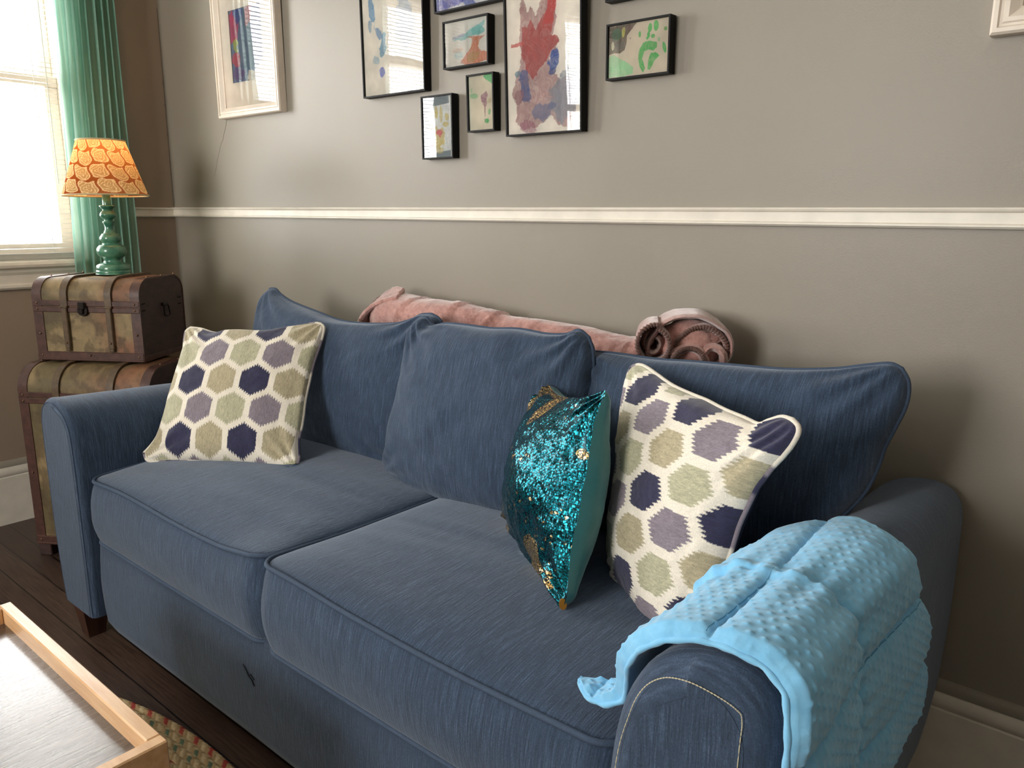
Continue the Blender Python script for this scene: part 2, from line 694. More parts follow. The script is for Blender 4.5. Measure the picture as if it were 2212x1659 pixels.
def cap_prof(s):
    return [(0, .2375), (s * .014, .2375), (s * .0135, .247), (s * .009, .256), (s * .003, .261), (0, .262)]


for nm, sgn, ax, a, b in (('baseboard_back', -1, 'x', 0.0, RX), ('baseboard_left', 1, 'y', RY, 0.0)):
    m = MB(); extrude_profile(m, base_prof(sgn), ax, a, b)
    bb = struct(autosmooth(m.build(nm, 'trim_paint'), 30))
    m = MB(); extrude_profile(m, cap_prof(sgn), ax, a, b)
    autosmooth(m.build('cap_moulding', 'wall_paint', bb), 30)

# windows with sash, sill and casing
for k, (ya, yb) in enumerate(WINS):
    m = MB()
    xo, xi = -0.115, -0.075
    st = 0.05
    mz = (1.755, 2.06, 1.755)[k]
    # jamb lining
    m.box((-0.15, ya - 0.012, WZ0 - .03), (0.0, ya, WZ1)).box((-0.15, yb, WZ0 - .03), (0, yb + 0.012, WZ1))
    m.box((-0.15, yb, WZ1 - 0.012), (0.0, ya, WZ1))
    fr = m.build('window_%d' % (k + 1), 'sash_paint')
    struct(fr)
    a, b = ya - 0.012, yb + 0.012
    s = MB()
    s.bbox((-.10, a - st, WZ0 + .065), (-.07, a, mz - .02), .003).bbox((-.10, b, WZ0 + .065), (-.07, b + st, mz - .02), .003)
    s.bbox((-.10, b, WZ0), (-.07, a, WZ0 + .065), .003).bbox((-.10, b, mz - .02), (-.066, a, mz + .022), .003)
    s.build('lower_sash', 'sash_paint', fr)
    s = MB()
    s.bbox((-.135, a - st, mz + .02), (-.105, a, WZ1 - .06), .003).bbox((-.135, b, mz + .02), (-.105, b + st, WZ1 - .06), .003)
    s.bbox((-.135, b, WZ1 - .06), (-.105, a, WZ1), .003).bbox((-.135, b, mz - .02), (-.105, a, mz + .02), .003)
    s.build('upper_sash', 'sash_paint', fr)
    MB().add([(-.085, b + st, WZ0 + .06), (-.085, a - st, WZ0 + .06), (-.085, a - st, mz - .02), (-.085, b + st, mz - .02)], [(0, 1, 2, 3)]).build('pane', 'window_glass', fr)
    MB().add([(-.120, b + st, mz + .02), (-.120, a - st, mz + .02), (-.120, a - st, WZ1 - .06), (-.120, b + st, WZ1 - .06)], [(0, 1, 2, 3)]).build('pane', 'window_glass', fr)
    s = MB()
    cw = 0.085
    s.bbox((0, ya, WZ0), (.018, ya + cw, WZ1 + cw), .004).bbox((0, yb - cw, WZ0), (.018, yb, WZ1 + cw), .004)
    s.bbox((0, yb, WZ1), (.018, ya, WZ1 + cw), .004)
    s.build('casing', 'trim_paint', fr)
    s = MB()
    extrude_profile(s, [(-.15, WZ0 - .03), (.03, WZ0 - .03), (.043, WZ0 - .024), (.046, WZ0 - .014), (.042, WZ0 - .004), (.03, WZ0), (-.15, WZ0)], 'y', yb - cw - .02, ya + cw + .02)
    autosmooth(s.build('sill', 'trim_paint', fr), 30)
    s = MB()
    extrude_profile(s, [(0, .944), (.012, .944), (.02, .952), (.02, .962), (.014, .968), (.014, 1.0), (.022, 1.012), (.022, 1.025), (0, 1.025)], 'y', yb - cw, ya + cw)
    autosmooth(s.build('apron', 'trim_paint', fr), 30)
    MB().bbox((-.068, (ya + yb) / 2 - .03, mz + .0), (-.055, (ya + yb) / 2 + .03, mz + .018), .003).build('sash_lock', 'brass_hook', fr)
# unseen window frame added in the front wall for the fill light
m = MB()
m.box((1.2, RY - .15, 1.0), (1.25, RY, 2.45)).box((2.55, RY - .15, 1.0), (2.6, RY, 2.45)).box((1.2, RY - .15, 1.0), (2.6, RY, 1.06))
m.box((1.2, RY - .15, 2.4), (2.6, RY, 2.45)).box((1.87, RY - .1, 1.06), (1.93, RY - .06, 2.4))
struct(m.build('window_4', 'sash_paint'))

# slatted blinds, one per window of the left wall
bl_labels = ['white slatted blind on the window beside the green curtain and lamp',
             'white slatted blind mirrored in the glass of the large blue painting',
             'white slatted blind mirrored in the red painting, farthest along the window wall']
for k, (ya, yb) in enumerate(WINS):
    t = thing('window_blind', bl_labels[k], 'blind', (-.03, (ya + yb) / 2, WZ0), 'slatted blinds of the windows')
    a, b = ya - .02, yb + .02
    MB().bbox((-.05, b, WZ1 - .045), (-.01, a, WZ1 - .013), .003).build('headrail', 'blind_slat', t)
    s = MB()
    zz = WZ0 + .045
    tilt = math.radians(-1.5)
    rnd = random.Random(3 + k)
    while zz < WZ1 - .05:
        c, sn = math.cos(tilt), math.sin(tilt)
        dz = rnd.uniform(-.0012, .0012)
        hw = .0125
        pr = [(-.03 - hw * c, zz - hw * sn + dz), (-.03, zz + .0016 + dz), (-.03 + hw * c, zz + hw * sn + dz), (-.03, zz + .0009 + dz)]
        extrude_profile(s, pr, 'y', b, a)
        zz += .0195
    s.build('slats', 'blind_slat', t)
    MB().bbox((-.045, b, WZ0 + .002), (-.015, a, WZ0 + .026), .003).build('bottom_rail', 'blind_slat', t)
    for yy in (a - .09, b + .09):
        MB().tube([(-.030, yy, WZ0 + .02), (-.030, yy, WZ1 - .03)], .0012, 5).build('ladder_cord', 'cord', t)
    MB().tube([(-.012, a - .05, WZ0 + .3), (-.009, a - .05, WZ1 - .03)], .0025, 6).build('tilt_wand', 'cord', t)

# sheer curtain
def curtain(y0, y1, z0, z1, label, seed, folds=9, spread=0.0):
    n, mm = 220, 60
    u = np.linspace(0, 1, n)[:, None]
    v = np.linspace(0, 1, mm)[None, :]
    wob = 0.25 * fbm(u * 3 + v * .2, v * 1.5, seed=seed)
    y = y0 + (y1 - y0) * (u + 0 * v) + spread * (0.5 - v) * (u - 1) * 0.0
    y = y - spread * (1 - v) * (1 - u)
    ph = 2 * PI * folds * (u + .06 * fbm(u * 4, v * 2, seed=seed + 3) + .02 * v)
    amp = .013 + .010 * fbm(u * 5, v * 1.2, seed=seed + 9)
    x = .070 + amp * np.sin(ph) + .006 * np.sin(2.3 * ph + 1) * wob * 3
    z = z0 + (z1 - z0) * (v + 0 * u)
    y = y + .008 * np.cos(ph) * (1 + 0 * v)
    P = np.stack([x + 0 * y, y, z], -1)
    t = thing('curtain', label, 'curtain', (.07, (y0 + y1) / 2, z0), None)
    make('drape', P.reshape(-1, 3), gridfaces(n, mm), 'sheer_green', t)
    return t


curtain(-.425, -.215, .12, 2.50, 'sheer green curtain hanging in folds behind the small lamp', 5, 8, .075)
curtain(-1.29, -1.12, .12, 2.50, 'sheer green curtain hanging between the two nearer windows', 21, 5)
curtain(-2.25, -1.95, .12, 2.50, 'sheer green curtain drawn aside at the far edge of the middle window', 33, 7)
t = thing('curtain_rod', 'white curtain rod carrying the green curtains over the windows', 'curtain rod', (.07, -.2, 2.50))
MB().tube([(.07, -.12, 2.515), (.07, -2.4, 2.515)], .009, 10).build('rod', 'trim_paint', t)
for yy in (-.15, -1.2, -2.38):
    MB().tube([(.0, yy, 2.515), (.07, yy, 2.515)], .007, 8).build('bracket', 'trim_paint', t)

# plaster crack running down from the white picture frame, chipped paint in the corner
m = MB()
P = spl([(.492, -.0003, 1.612), (.478, -.0003, 1.58), (.464, -.0003, 1.558), (.452, -.0003, 1.535), (.438, -.0003, 1.523), (.420, -.0003, 1.492), (.400, -.0003, 1.46), (.382, -.0003, 1.42), (.365, -.0003, 1.396)], 60)
P[:, 0] += .003 * (vnoise(np.arange(60) * .5, 0.5, seed=3) - .5)
m.tube(P, np.linspace(.0009, .0004, 60), 5)
struct(m.build('trim_3', 'wall_crack'))
m = MB()
for k, (z0_, z1_) in enumerate([(1.78, 1.815), (1.70, 1.712), (1.655, 1.66), (1.575, 1.59), (1.46, 1.466), (1.335, 1.34)]):
    P = spl([(.004 + .002 * (k % 2), -.003, z0_), (.002, -.004, (z0_ + z1_) / 2), (.004, -.003, z1_)], 8)
    m.tube(P, .0016, 5)
m.tube([(.003, -.003, 1.27), (.0028, -.0028, 2.1)], .0012, 5)
struct(m.build('trim_4', 'wall_crack'))

# ------------------------------------------------------------ sofa
SX = 2.137
sofa = thing('sofa', 'long blue upholstered sofa with flared arms and loose cushions against the back wall', 'sofa', (SX, -.5, 0))


def arm_profile(zt, side=1):
    """right arm cross-section (x,z), from the inside bottom over the top to the outside bottom"""
    k = zt / .745
    pts = [(3.012, .10), (3.012, .35), (3.013, .52), (3.020, .590), (3.034, .648), (3.060, .698), (3.095, .731), (3.135, .746), (3.175, .750), (3.208, .745),
           (3.230, .728), (3.238, .695), (3.238, .60), (3.238, .50), (3.236, .31), (3.224, .18), (3.212, .10)]
    if side < 0:
        pts = pts[:3] + [(3.016, .63), (3.022, .675), (3.034, .703), (3.06, .722), (3.105, .738), (3.15, .745), (3.19, .740), (3.220, .722), (3.235, .688)] + pts[12:]
    P = np.array([(x, z * k if z > .2 else z) for x, z in pts])
    d = np.r_[0, np.cumsum(np.hypot(*np.diff(P, axis=0).T))]
    s = np.linspace(0, d[-1], 80)
    return np.stack([np.interp(s, d, P[:, 0]), np.interp(s, d, P[:, 1])], -1)


def smooth2d(P, it=3):
    for _ in range(it):
        Q = P.copy()
        Q[1:-1] = .25 * P[:-2] + .5 * P[1:-1] + .25 * P[2:]
        P = Q
    return P


def arm(side, yf, yb, zt):
    P = smooth2d(arm_profile(zt, side), 4)
    if side < 0:
        P[:, 0] = 2 * SX - P[:, 0]
    c = np.array([P[:, 0].mean(), .42])
    rings = []
    R = .036 if side > 0 else .02
    for a in np.linspace(0, PI / 2, 7):       # rounded front edge
        ins = R * (1 - math.sin(a))
        y = yf + R * (1 - math.cos(a))
        d = c - P
        half = np.abs(P[:, 0] - c[0])
        Q = P.copy()
        Q[:, 0] = P[:, 0] + np.sign(c[0] - P[:, 0]) * np.minimum(ins, half)
        Q[:, 1] = P[:, 1] - ins * smooth(.62, .74, P[:, 1])
        rings.append(np.stack([Q[:, 0], np.full(len(Q), y), Q[:, 1]], -1))
    for y in np.linspace(yf + R + .02, yb, 40):
        w = .0025 * (fbm(P[:, 1] * 6, y * 6, P[:, 0] * 6, seed=4) - .5) * 2
        rings.append(np.stack([P[:, 0] + w, np.full(len(P), y), P[:, 1] + w - .042 * (y - yf) * smooth(.3, .7, P[:, 1])], -1))
    V = np.array(rings)
    n, mth = V.shape[:2]
    F = gridfaces(n, mth, False, True).tolist()
    if side < 0:
        F = [f[::-1] for f in F]
    vs = V.reshape(-1, 3).tolist()
    F.append(list(range((n - 1) * mth, n * mth))[::-1] if side > 0 else list(range((n - 1) * mth, n * mth)))
    o = make('armrest', vs, F, 'sofa_cloth_arm', sofa)
    autosmooth(o, 60)
    # flat front panel, its threads running upright
    Q0 = V[0][:, [0, 2]]
    pan = []
    for k in (0, .04, .12, .3, .55, .8, .97):
        Q = Q0 + (c - Q0) * k
        pan.append(np.stack([Q[:, 0], np.full(mth, yf - .0006), Q[:, 1]], -1))
    Fp = gridfaces(len(pan), mth, False, True)
    if side > 0:
        Fp = Fp[:, ::-1]
    Fp = Fp.tolist() + [list(range((len(pan) - 1) * mth, len(pan) * mth))[::(1 if side > 0 else -1)]]
    make('front_panel', np.array(pan).reshape(-1, 3), Fp, 'sofa_cloth', o, False)
    # dished front panel with piping-like seam
    seam = V[2].copy()
    seam[:, 1] -= .0008
    if side < 0:
        MB().tube(seam, .0014, 6).build('panel_seam', 'sofa_piping', o, True)
    return o


armL = arm(-1, -.985, -.03, .735)
armR = arm(1, -1.022, -.03, .755)
# stitching on the right arm front
st = [(3.032, .40), (3.038, .559), (3.054, .64), (3.072, .686), (3.098, .712), (3.129, .721), (3.163, .719), (3.190, .712), (3.198, .700), (3.197, .648), (3.193, .40)]
P = spl([(x, -1.0242, z) for x, z in st], 300)
m = MB().tube(P, np.where(np.arange(300) % 4 < 3, .0008, .0002), 5)
m.build('stitching', 'stitch_thread', armR)

# base, back frame, feet
def skirt():
    n, mm = 90, 26
    u = np.linspace(0, 1, n)
    xs = 1.262 + (3.012 - 1.262) * u
    prof = []
    for a in np.linspace(0, 1, mm):
        z = .055 + (.345 - .055) * a
        y = -.952 - .010 * math.sin(PI * a) + .02 * max(0, .12 - a) * 6
        prof.append((y, z))
    V = []
    for x in xs:
        for y, z in prof:
            e = min((x - 1.262), (3.012 - x))
            rnd_ = .02 * max(0, 1 - e / .03) ** 2
            V.append((x, y + rnd_ + .004 * (float(fbm(x * 5, z * 7, seed=8)) - .5), z))
        V.append((x, -.06, .345))
        V.append((x, -.06, .055))
    m_ = mm + 2
    F = gridfaces(n, m_, False, True)[:, ::-1].tolist()
    F.append(list(range(m_)))
    F.append(list(range((n - 1) * m_, n * m_))[::-1])
    return autosmooth(make('base_rail', V, F, 'sofa_cloth', sofa), 50)


skirt()
m = MB()
m.tube([(2.03, -.9625, .262), (2.045, -.9635, .253), (2.052, -.9632, .243), (2.066, -.9632, .236), (2.072, -.9632, .226)], .0014, 5)
m.tube([(2.052, -.9632, .246), (2.06, -.9632, .25), (2.074, -.9632, .242)], .0012, 5)
m.build('snag', 'loose_thread', sofa)
m = MB()
m.bbox((1.255, -.20, .06), (3.00, -.032, .82), .03)
m.build('back_frame', 'sofa_cloth', sofa)
for (x, y) in ((1.145, -.945), (3.14, -.975), (1.145, -.09), (3.14, -.09)):
    q = MB()
    a = .038
    b = .024
    q.add([(x - b, y - b, 0), (x + b, y - b, 0), (x + b, y + b, 0), (x - b, y + b, 0), (x - a, y - a, .112), (x + a, y - a, .112), (x + a, y + a, .112), (x - a, y + a, .112)],
          [(0, 3, 2, 1), (4, 5, 6, 7), (0, 1, 5, 4), (1, 2, 6, 5), (2, 3, 7, 6), (3, 0, 4, 7)])
    q.build('foot', 'dark_leg', sofa)


def rrect(x0, x1, y0, y1, r, n=240):
    """rounded rectangle loop, n points"""
    pts = []
    for cx_, cy_, a0 in ((x1 - r, y1 - r, 0), (x0 + r, y1 - r, 90), (x0 + r, y0 + r, 180), (x1 - r, y0 + r, 270)):
        for a in np.linspace(a0, a0 + 90, 12):
            pts.append((cx_ + r * math.cos(math.radians(a)), cy_ + r * math.sin(math.radians(a))))
    P = np.array(pts + [pts[0]])
    d = np.r_[0, np.cumsum(np.hypot(*np.diff(P, axis=0).T))]
    s = np.linspace(0, d[-1], n, endpoint=False)
    return np.stack([np.interp(s, d, P[:, 0]), np.interp(s, d, P[:, 1])], -1)


def seat_cushion(x0, x1, y0, y1, zb, zt, crown, seed, ftop, r=.055):
    L = rrect(x0, x1, y0, y1, r, 320)
    c = np.array([(x0 + x1) / 2, (y0 + y1) / 2])
    rings, n = [], len(L)

    def sag(x, y, w=1.0):
        return ftop(x, y) * w

    nrm = L - np.clip(L, [x0 + r, y0 + r], [x1 - r, y1 - r])
    nrm /= np.linalg.norm(nrm, axis=1)[:, None] + 1e-9
    # straight stretches have zero clip distance on one axis already handled
    sidez = np.linspace(0, 1, 18)
    for k, a in enumerate(np.concatenate([[-.0], sidez])):
        z = zb + (zt - zb) * a
        bul = .020 * math.sin(PI * a) ** .8
        if k == 0:
            Q = c + (L - c) * .90
            rings.append(np.stack([Q[:, 0], Q[:, 1], np.full(n, zb + .004)], -1))
            continue
        wob = .010 * (fbm(L[:, 0] * 5 + seed, L[:, 1] * 5, a * 2, seed=seed) - .5)
        Q = L + nrm * (bul + wob * math.sin(PI * a))[:, None] if np.ndim(wob) else L + nrm * bul
        rings.append(np.stack([Q[:, 0], Q[:, 1], z + sag(Q[:, 0], Q[:, 1], a) + 0 * Q[:, 0]], -1))
    for sc_ in [.992, .975, .95, .92, .88, .84, .79, .74, .68, .62, .56, .5, .44, .38, .32, .26, .2, .14, .08, .03]:
        Q = c + (L - c) * sc_
        ex = np.clip(1 - ((Q[:, 0] - c[0]) / ((x1 - x0) / 2)) ** 2, 0, 1)
        ey = np.clip(1 - ((Q[:, 1] - c[1]) / ((y1 - y0) / 2)) ** 2, 0, 1)
        h = crown * (ex * ey) ** .42
        wr = .010 * (fbm(Q[:, 0] * 2.2 + Q[:, 1] * 1.0, Q[:, 1] * 11 + 3, seed=seed + 2, octv=3) - .5) * smooth(0, .3, ex * ey)
        rings.append(np.stack([Q[:, 0], Q[:, 1], zt + h + wr + sag(Q[:, 0], Q[:, 1])], -1))
    V = np.array(rings)
    F = gridfaces(V.shape[0], n, False, True).tolist()
    F.append(list(range((V.shape[0] - 1) * n, V.shape[0] * n)))
    F.append(list(range(n))[::-1])
    o = make('seat_cushion', V.reshape(-1, 3), F, 'sofa_cloth', sofa)
    top = V[18].copy()
    top[:, 2] += .003
    d2 = np.stack([nrm[:, 0], nrm[:, 1], 0 * nrm[:, 0]], -1)
    MB().tube(top + d2 * .003, .0052, 8, closed=True).build('piping', 'sofa_piping', o, True)
    MB().tube(V[1] + d2 * .002, .0052, 8, closed=True).build('piping', 'sofa_piping', o, True)
    return o


def s1(x, y):
    f = smooth(-.7, -.97, y)
    return f * (.004 * np.sin((x - 1.3) * 9) - .004 + .012 * smooth(1.95, 2.12, x)) - .006 * smooth(1.5, 1.28, x) * f


def s2(x, y):
    f = smooth(-.7, -.97, y)
    return f * (.012 * smooth(2.45, 2.15, x) - .004 + .004 * np.sin((x - 2.1) * 8)) + 0 * x


seat_cushion(1.268, 2.128, -.958, -.22, .342, .528, .040, 11, s1)
seat_cushion(2.136, 3.004, -.968, -.22, .346, .530, .036, 23, s2, .045)


# soft square cushions
def pillow_geo(sh, T, n=60, p=.42, pb=None, seed=1, wr=.006, gather=.004, back=.8, flat_bottom=0.0, hedge=.5):
    """sh: (origin, ex, ey, outline [(x, y) in metres, clockwise from the bottom left corner], indices of TL, TR, BR).
    returns front and back point grids, in-plane metres and the normal towards the room"""
    o_, ex, ey, out, (iTL, iTR, iBR) = sh
    o_, ex, ey = np.array(o_, float), np.array(ex, float), np.array(ey, float)
    O = np.array(list(out) + [out[0]], float)
    a = np.sin(np.linspace(-PI / 2, PI / 2, n)) * .55 + np.linspace(-1, 1, n) * .45
    w01 = (a + 1) / 2

    def side_(i0, i1):
        P = spl(np.c_[O[i0:i1 + 1], np.zeros(i1 + 1 - i0)], 240)[:, :2]
        d = np.r_[0, np.cumsum(np.hypot(*np.diff(P, axis=0).T))]
        q = w01 * d[-1]
        return np.stack([np.interp(q, d, P[:, 0]), np.interp(q, d, P[:, 1])], -1)
    Lf = side_(0, iTL)
    Tp = side_(iTL, iTR)
    Rg = side_(iTR, iBR)[::-1]
    Bt = side_(iBR, len(out))[::-1]
    u, v = w01[:, None, None], w01[None, :, None]
    c00, c10, c01, c11 = Lf[0], Rg[0], Lf[-1], Rg[-1]
    XY = ((1 - v) * Bt[:, None] + v * Tp[:, None] + (1 - u) * Lf[None] + u * Rg[None]
          - (1 - u) * (1 - v) * c00 - u * (1 - v) * c10 - (1 - u) * v * c01 - u * v * c11)
    P = o_ + XY[..., :1] * ex + XY[..., 1:] * ey
    nn = np.cross(ex, ey)
    nn /= np.linalg.norm(nn)
    s, t = np.meshgrid(a, a, indexing='ij')
    e = np.clip((1 - s ** 2) * (1 - t ** 2), 0, 1)
    h = T * e ** p
    hb = T * back * e ** (pb or p)
    if flat_bottom:
        h = h * (1 + flat_bottom * (-t) * (1 - s ** 2))
    w = (fbm(s * 2.2 + 7, t * 2.2, seed=seed) - .5) * 2 * wr * smooth(0, .25, e)
    g = 0
    for sx in (-1, 1):
        for sy in (-1, 1):
            dx, dy = s - sx, t - sy
            rr = np.hypot(dx, dy)
            th = np.arctan2(dy, dx)
            g = g + gather * np.sin(th * 13 + sx * 2 + sy + 3 * fbm(s * 3, t * 3, seed=seed + 8)) * smooth(.8, .3, rr) * smooth(.03, .25, rr)
    he = (fbm(s * 3, t * 3, seed=seed + 5) - .5) * 2 * wr * hedge
    Pm = P + nn * (he * (1 - e))[..., None]
    edge = (1 - smooth(0, .02, e))
    front = Pm + nn * (h + (w + g) * (1 - edge))[..., None]
    bk = Pm - nn * (hb + (w * .5) * (1 - edge))[..., None]
    return front, bk, XY[..., 0], XY[..., 1], nn


SHAPE_L = ((1.225, -0.36, 0.545), (0.99901, 0.0296, -0.0333), (0.027, 0.19225, 0.98097),
    [(0.045, 0.0), (0.038, 0.09), (0.02, 0.17), (-0.05, 0.225), (-0.095, 0.275), (-0.11, 0.335), (-0.112, 0.386), (-0.103, 0.431), (-0.081, 0.456), (-0.053, 0.457), (-0.015, 0.440), (0.061, 0.422), (0.185, 0.406), (0.301, 0.393), (0.428, 0.399), (0.546, 0.415), (0.609, 0.435), (0.642, 0.452), (0.678, 0.458), (0.71, 0.448), (0.726, 0.422), (0.721, 0.33), (0.723, 0.226), (0.729, 0.108), (0.726, 0.028), (0.688, -0.005), (0.535, -0.012), (0.331, -0.015), (0.12, -0.012)], (8, 18, 24))
SHAPE_M = ((1.865, -0.4, 0.545), (0.99978, 0.01945, 0.00778), (-0.01073, 0.15672, 0.98758),
    [(0.021, 0.008), (0.032, 0.102), (0.057, 0.201), (0.070, 0.28), (0.072, 0.362), (0.072, 0.397), (0.085, 0.425), (0.115, 0.434), (0.145, 0.415), (0.188, 0.424), (0.254, 0.426), (0.348, 0.425), (0.436, 0.431), (0.521, 0.427), (0.58, 0.432), (0.612, 0.444), (0.640, 0.430), (0.655, 0.394), (0.664, 0.305), (0.674, 0.2), (0.675, 0.093), (0.666, 0.015), (0.626, -0.018), (0.538, -0.026), (0.438, -0.032), (0.346, -0.035), (0.248, -0.033), (0.134, -0.030), (0.049, -0.018)], (6, 16, 21))
SHAPE_R = ((2.53, -0.37, 0.545), (0.99599, -0.016, 0.088), (-0.08232, 0.2207, 0.97186),
    [(0.013, -0.006), (-0.009, 0.088), (-0.025, 0.195), (-0.035, 0.293), (-0.050, 0.358), (-0.053, 0.389), (-0.039, 0.403), (0.048, 0.4), (0.158, 0.391), (0.248, 0.389), (0.352, 0.385), (0.448, 0.382), (0.536, 0.387), (0.601, 0.397), (0.636, 0.401), (0.656, 0.393), (0.668, 0.369), (0.667, 0.333), (0.654, 0.294), (0.638, 0.253), (0.629, 0.214), (0.612, 0.17), (0.580, 0.125), (0.535, 0.072), (0.490, 0.020), (0.455, 0.0), (0.339, -0.012), (0.176, -0.012)], (6, 15, 24))
SHAPE_HL = ((1.3, -0.806, 0.556), (0.87084, 0.49078, 0.02768), (-0.31157, 0.50754, 0.80332),
    [(-0.012, 0.010), (0.012, 0.054), (0.019, 0.124), (0.017, 0.22), (0.017, 0.28), (0.018, 0.343), (0.011, 0.382), (0.008, 0.409), (0.02, 0.422), (0.058, 0.418), (0.112, 0.404), (0.16, 0.412), (0.209, 0.412), (0.278, 0.41), (0.34, 0.423), (0.421, 0.439), (0.447, 0.439), (0.461, 0.424), (0.46, 0.38), (0.454, 0.324), (0.452, 0.264), (0.452, 0.194), (0.458, 0.114), (0.458, 0.069), (0.470, 0.014), (0.468, -0.017), (0.456, -0.026), (0.396, -0.015), (0.349, -0.008), (0.235, -0.006), (0.15, -0.006), (0.062, -0.010), (0.010, -0.012)], (8, 16, 25))
SHAPE_HR = ((2.676, -0.53, 0.53), (0.88203, -0.46982, 0.03584), (0.10705, 0.2739, 0.95578),
    [(0.050, 0.026), (0.030, 0.075), (0.012, 0.14), (-0.004, 0.203), (-0.027, 0.264), (-0.055, 0.321), (-0.071, 0.362), (-0.085, 0.398), (-0.082, 0.424), (-0.057, 0.434), (-0.022, 0.431), (0.018, 0.423), (0.08, 0.412), (0.137, 0.407), (0.189, 0.404), (0.243, 0.398), (0.294, 0.395), (0.333, 0.392), (0.354, 0.402), (0.382, 0.414), (0.406, 0.415), (0.423, 0.406), (0.425, 0.39), (0.412, 0.361), (0.393, 0.333), (0.373, 0.298), (0.363, 0.262), (0.356, 0.221), (0.356, 0.175), (0.355, 0.138), (0.349, 0.096), (0.341, 0.063), (0.322, 0.029), (0.291, 0.004), (0.263, -0.006), (0.223, -0.008), (0.184, 0.003), (0.142, 0.009), (0.09, 0.010)], (8, 20, 32))
SHAPE_S = ((2.362, -0.468, 0.552), (0.81705, -0.57051, 0.08337), (0.09579, 0.27691, 0.95611),
    [(-0.002, 0.012), (0.000, 0.05), (0.012, 0.110), (0.016, 0.170), (0.008, 0.226), (0.003, 0.275), (0.015, 0.310), (0.042, 0.328), (0.083, 0.332), (0.123, 0.324), (0.179, 0.32), (0.272, 0.33), (0.307, 0.336), (0.348, 0.347), (0.38, 0.359), (0.404, 0.364), (0.409, 0.351), (0.403, 0.328), (0.408, 0.287), (0.422, 0.24), (0.428, 0.193), (0.44, 0.142), (0.447, 0.093), (0.455, 0.052), (0.472, 0.021), (0.486, 0.003), (0.484, -0.017), (0.467, -0.029), (0.436, -0.034), (0.375, -0.034), (0.307, -0.028), (0.186, -0.026), (0.072, -0.024), (0.018, -0.015)], (7, 15, 26))


def perim(G):
    n, m_ = G.shape[:2]
    return np.concatenate([G[:, 0], G[-1, 1:], G[-2::-1, -1], G[0, -2:0:-1]])


def cushion(name, sh, T, mat, parent, pipe='sofa_piping', pr=.0048, **kw):
    fr, bk, U, Vv, nn = pillow_geo(sh, T, **kw)
    n = fr.shape[0]
    F1 = gridfaces(n, n)
    F2 = gridfaces(n, n, off=n * n)[:, ::-1]
    V = np.concatenate([fr.reshape(-1, 3), bk.reshape(-1, 3)])
    o = make(name, V, np.concatenate([F1, F2]), mat, parent)
    MB().tube(perim((fr + bk) / 2), pr, 7, closed=True).build('piping', pipe, o, True)
    return o


cushion('back_cushion', SHAPE_L, .105, 'sofa_cloth', sofa, n=90, p=.38, seed=3, wr=.010, gather=.005)
cushion('back_cushion', SHAPE_M, .112, 'sofa_cloth', sofa, n=90, p=.34, seed=14, wr=.010, gather=.005, flat_bottom=.12)
cushion('back_cushion', SHAPE_R, .095, 'sofa_cloth', sofa, n=90, p=.38, seed=25, wr=.008, gather=.004)

# ------------------------------------------------------------ hexagon cushions
NAVY, PLUM, TAN, SAGE, CREAM = [np.array(srgb(c)) for c in ((44, 44, 74), (134, 124, 134), (186, 175, 144), (182, 179, 150), (240, 232, 216))]


def hexcolors(x, y, pitch, row, x0, y0, seed, rot=False):
    """x,y metres in the face; rows of pointy hexagons"""
    best = np.full(x.shape, 9.0)
    bdx, bsl = best.copy(), best.copy()
    kind = np.zeros(x.shape, int)
    cid = np.zeros(x.shape, int)
    c30 = math.sqrt(3) / 2
    for r in range(-3, 9):
        for q in range(-4, 10):
            cx_ = x0 + q * pitch + (pitch / 2 if r % 2 else 0)
            cy_ = y0 + r * row
            dx, dy = np.abs(x - cx_), np.abs(y - cy_) * (pitch * c30 / row)
            d = np.maximum(dx, dx * .5 + dy * c30)
            m_ = d < best
            best = np.where(m_, d, best)
            bdx = np.where(m_, dx, bdx)
            bsl = np.where(m_, dx * .5 + dy * c30, bsl)
            kind = np.where(m_, (r % 2) * 2 + (q % 2), kind)
            cid = np.where(m_, (r + 5) * 37 + q, cid)
            if r == -3 and q == -4:
                pass
    # teeth along the yarn direction
    teeth = (np.abs(((x / .0070) % 1) - .5) * 2 - .5) * .0115 
    slant = best - 0
    lim = pitch / 2 - .0088
    ins = np.maximum(bdx, bsl + teeth * .62) < lim
    base = np.stack([NAVY, TAN, PLUM, SAGE])[kind]
    v = _hash(cid, cid * 0 + 3, cid * 0, seed)[..., None]
    base = np.where((kind == 1)[..., None], base * (1 - v * .12), base)
    yarn = vnoise(x / .0011, y / .008, seed=seed)
    yarn2 = vnoise(x / .0016 + 9, y / .003, seed=seed + 4)
    amp = np.where(kind == 0, .5, .42)[..., None]
    base = base * (1 + amp * ((yarn * .6 + yarn2 * .4)[..., None] - .5) * 1.6)
    cream = CREAM * (1 + .07 * (vnoise(x / .002, y / .0015, seed=seed + 8)[..., None] - .5))
    return np.where(ins[..., None], base, cream)


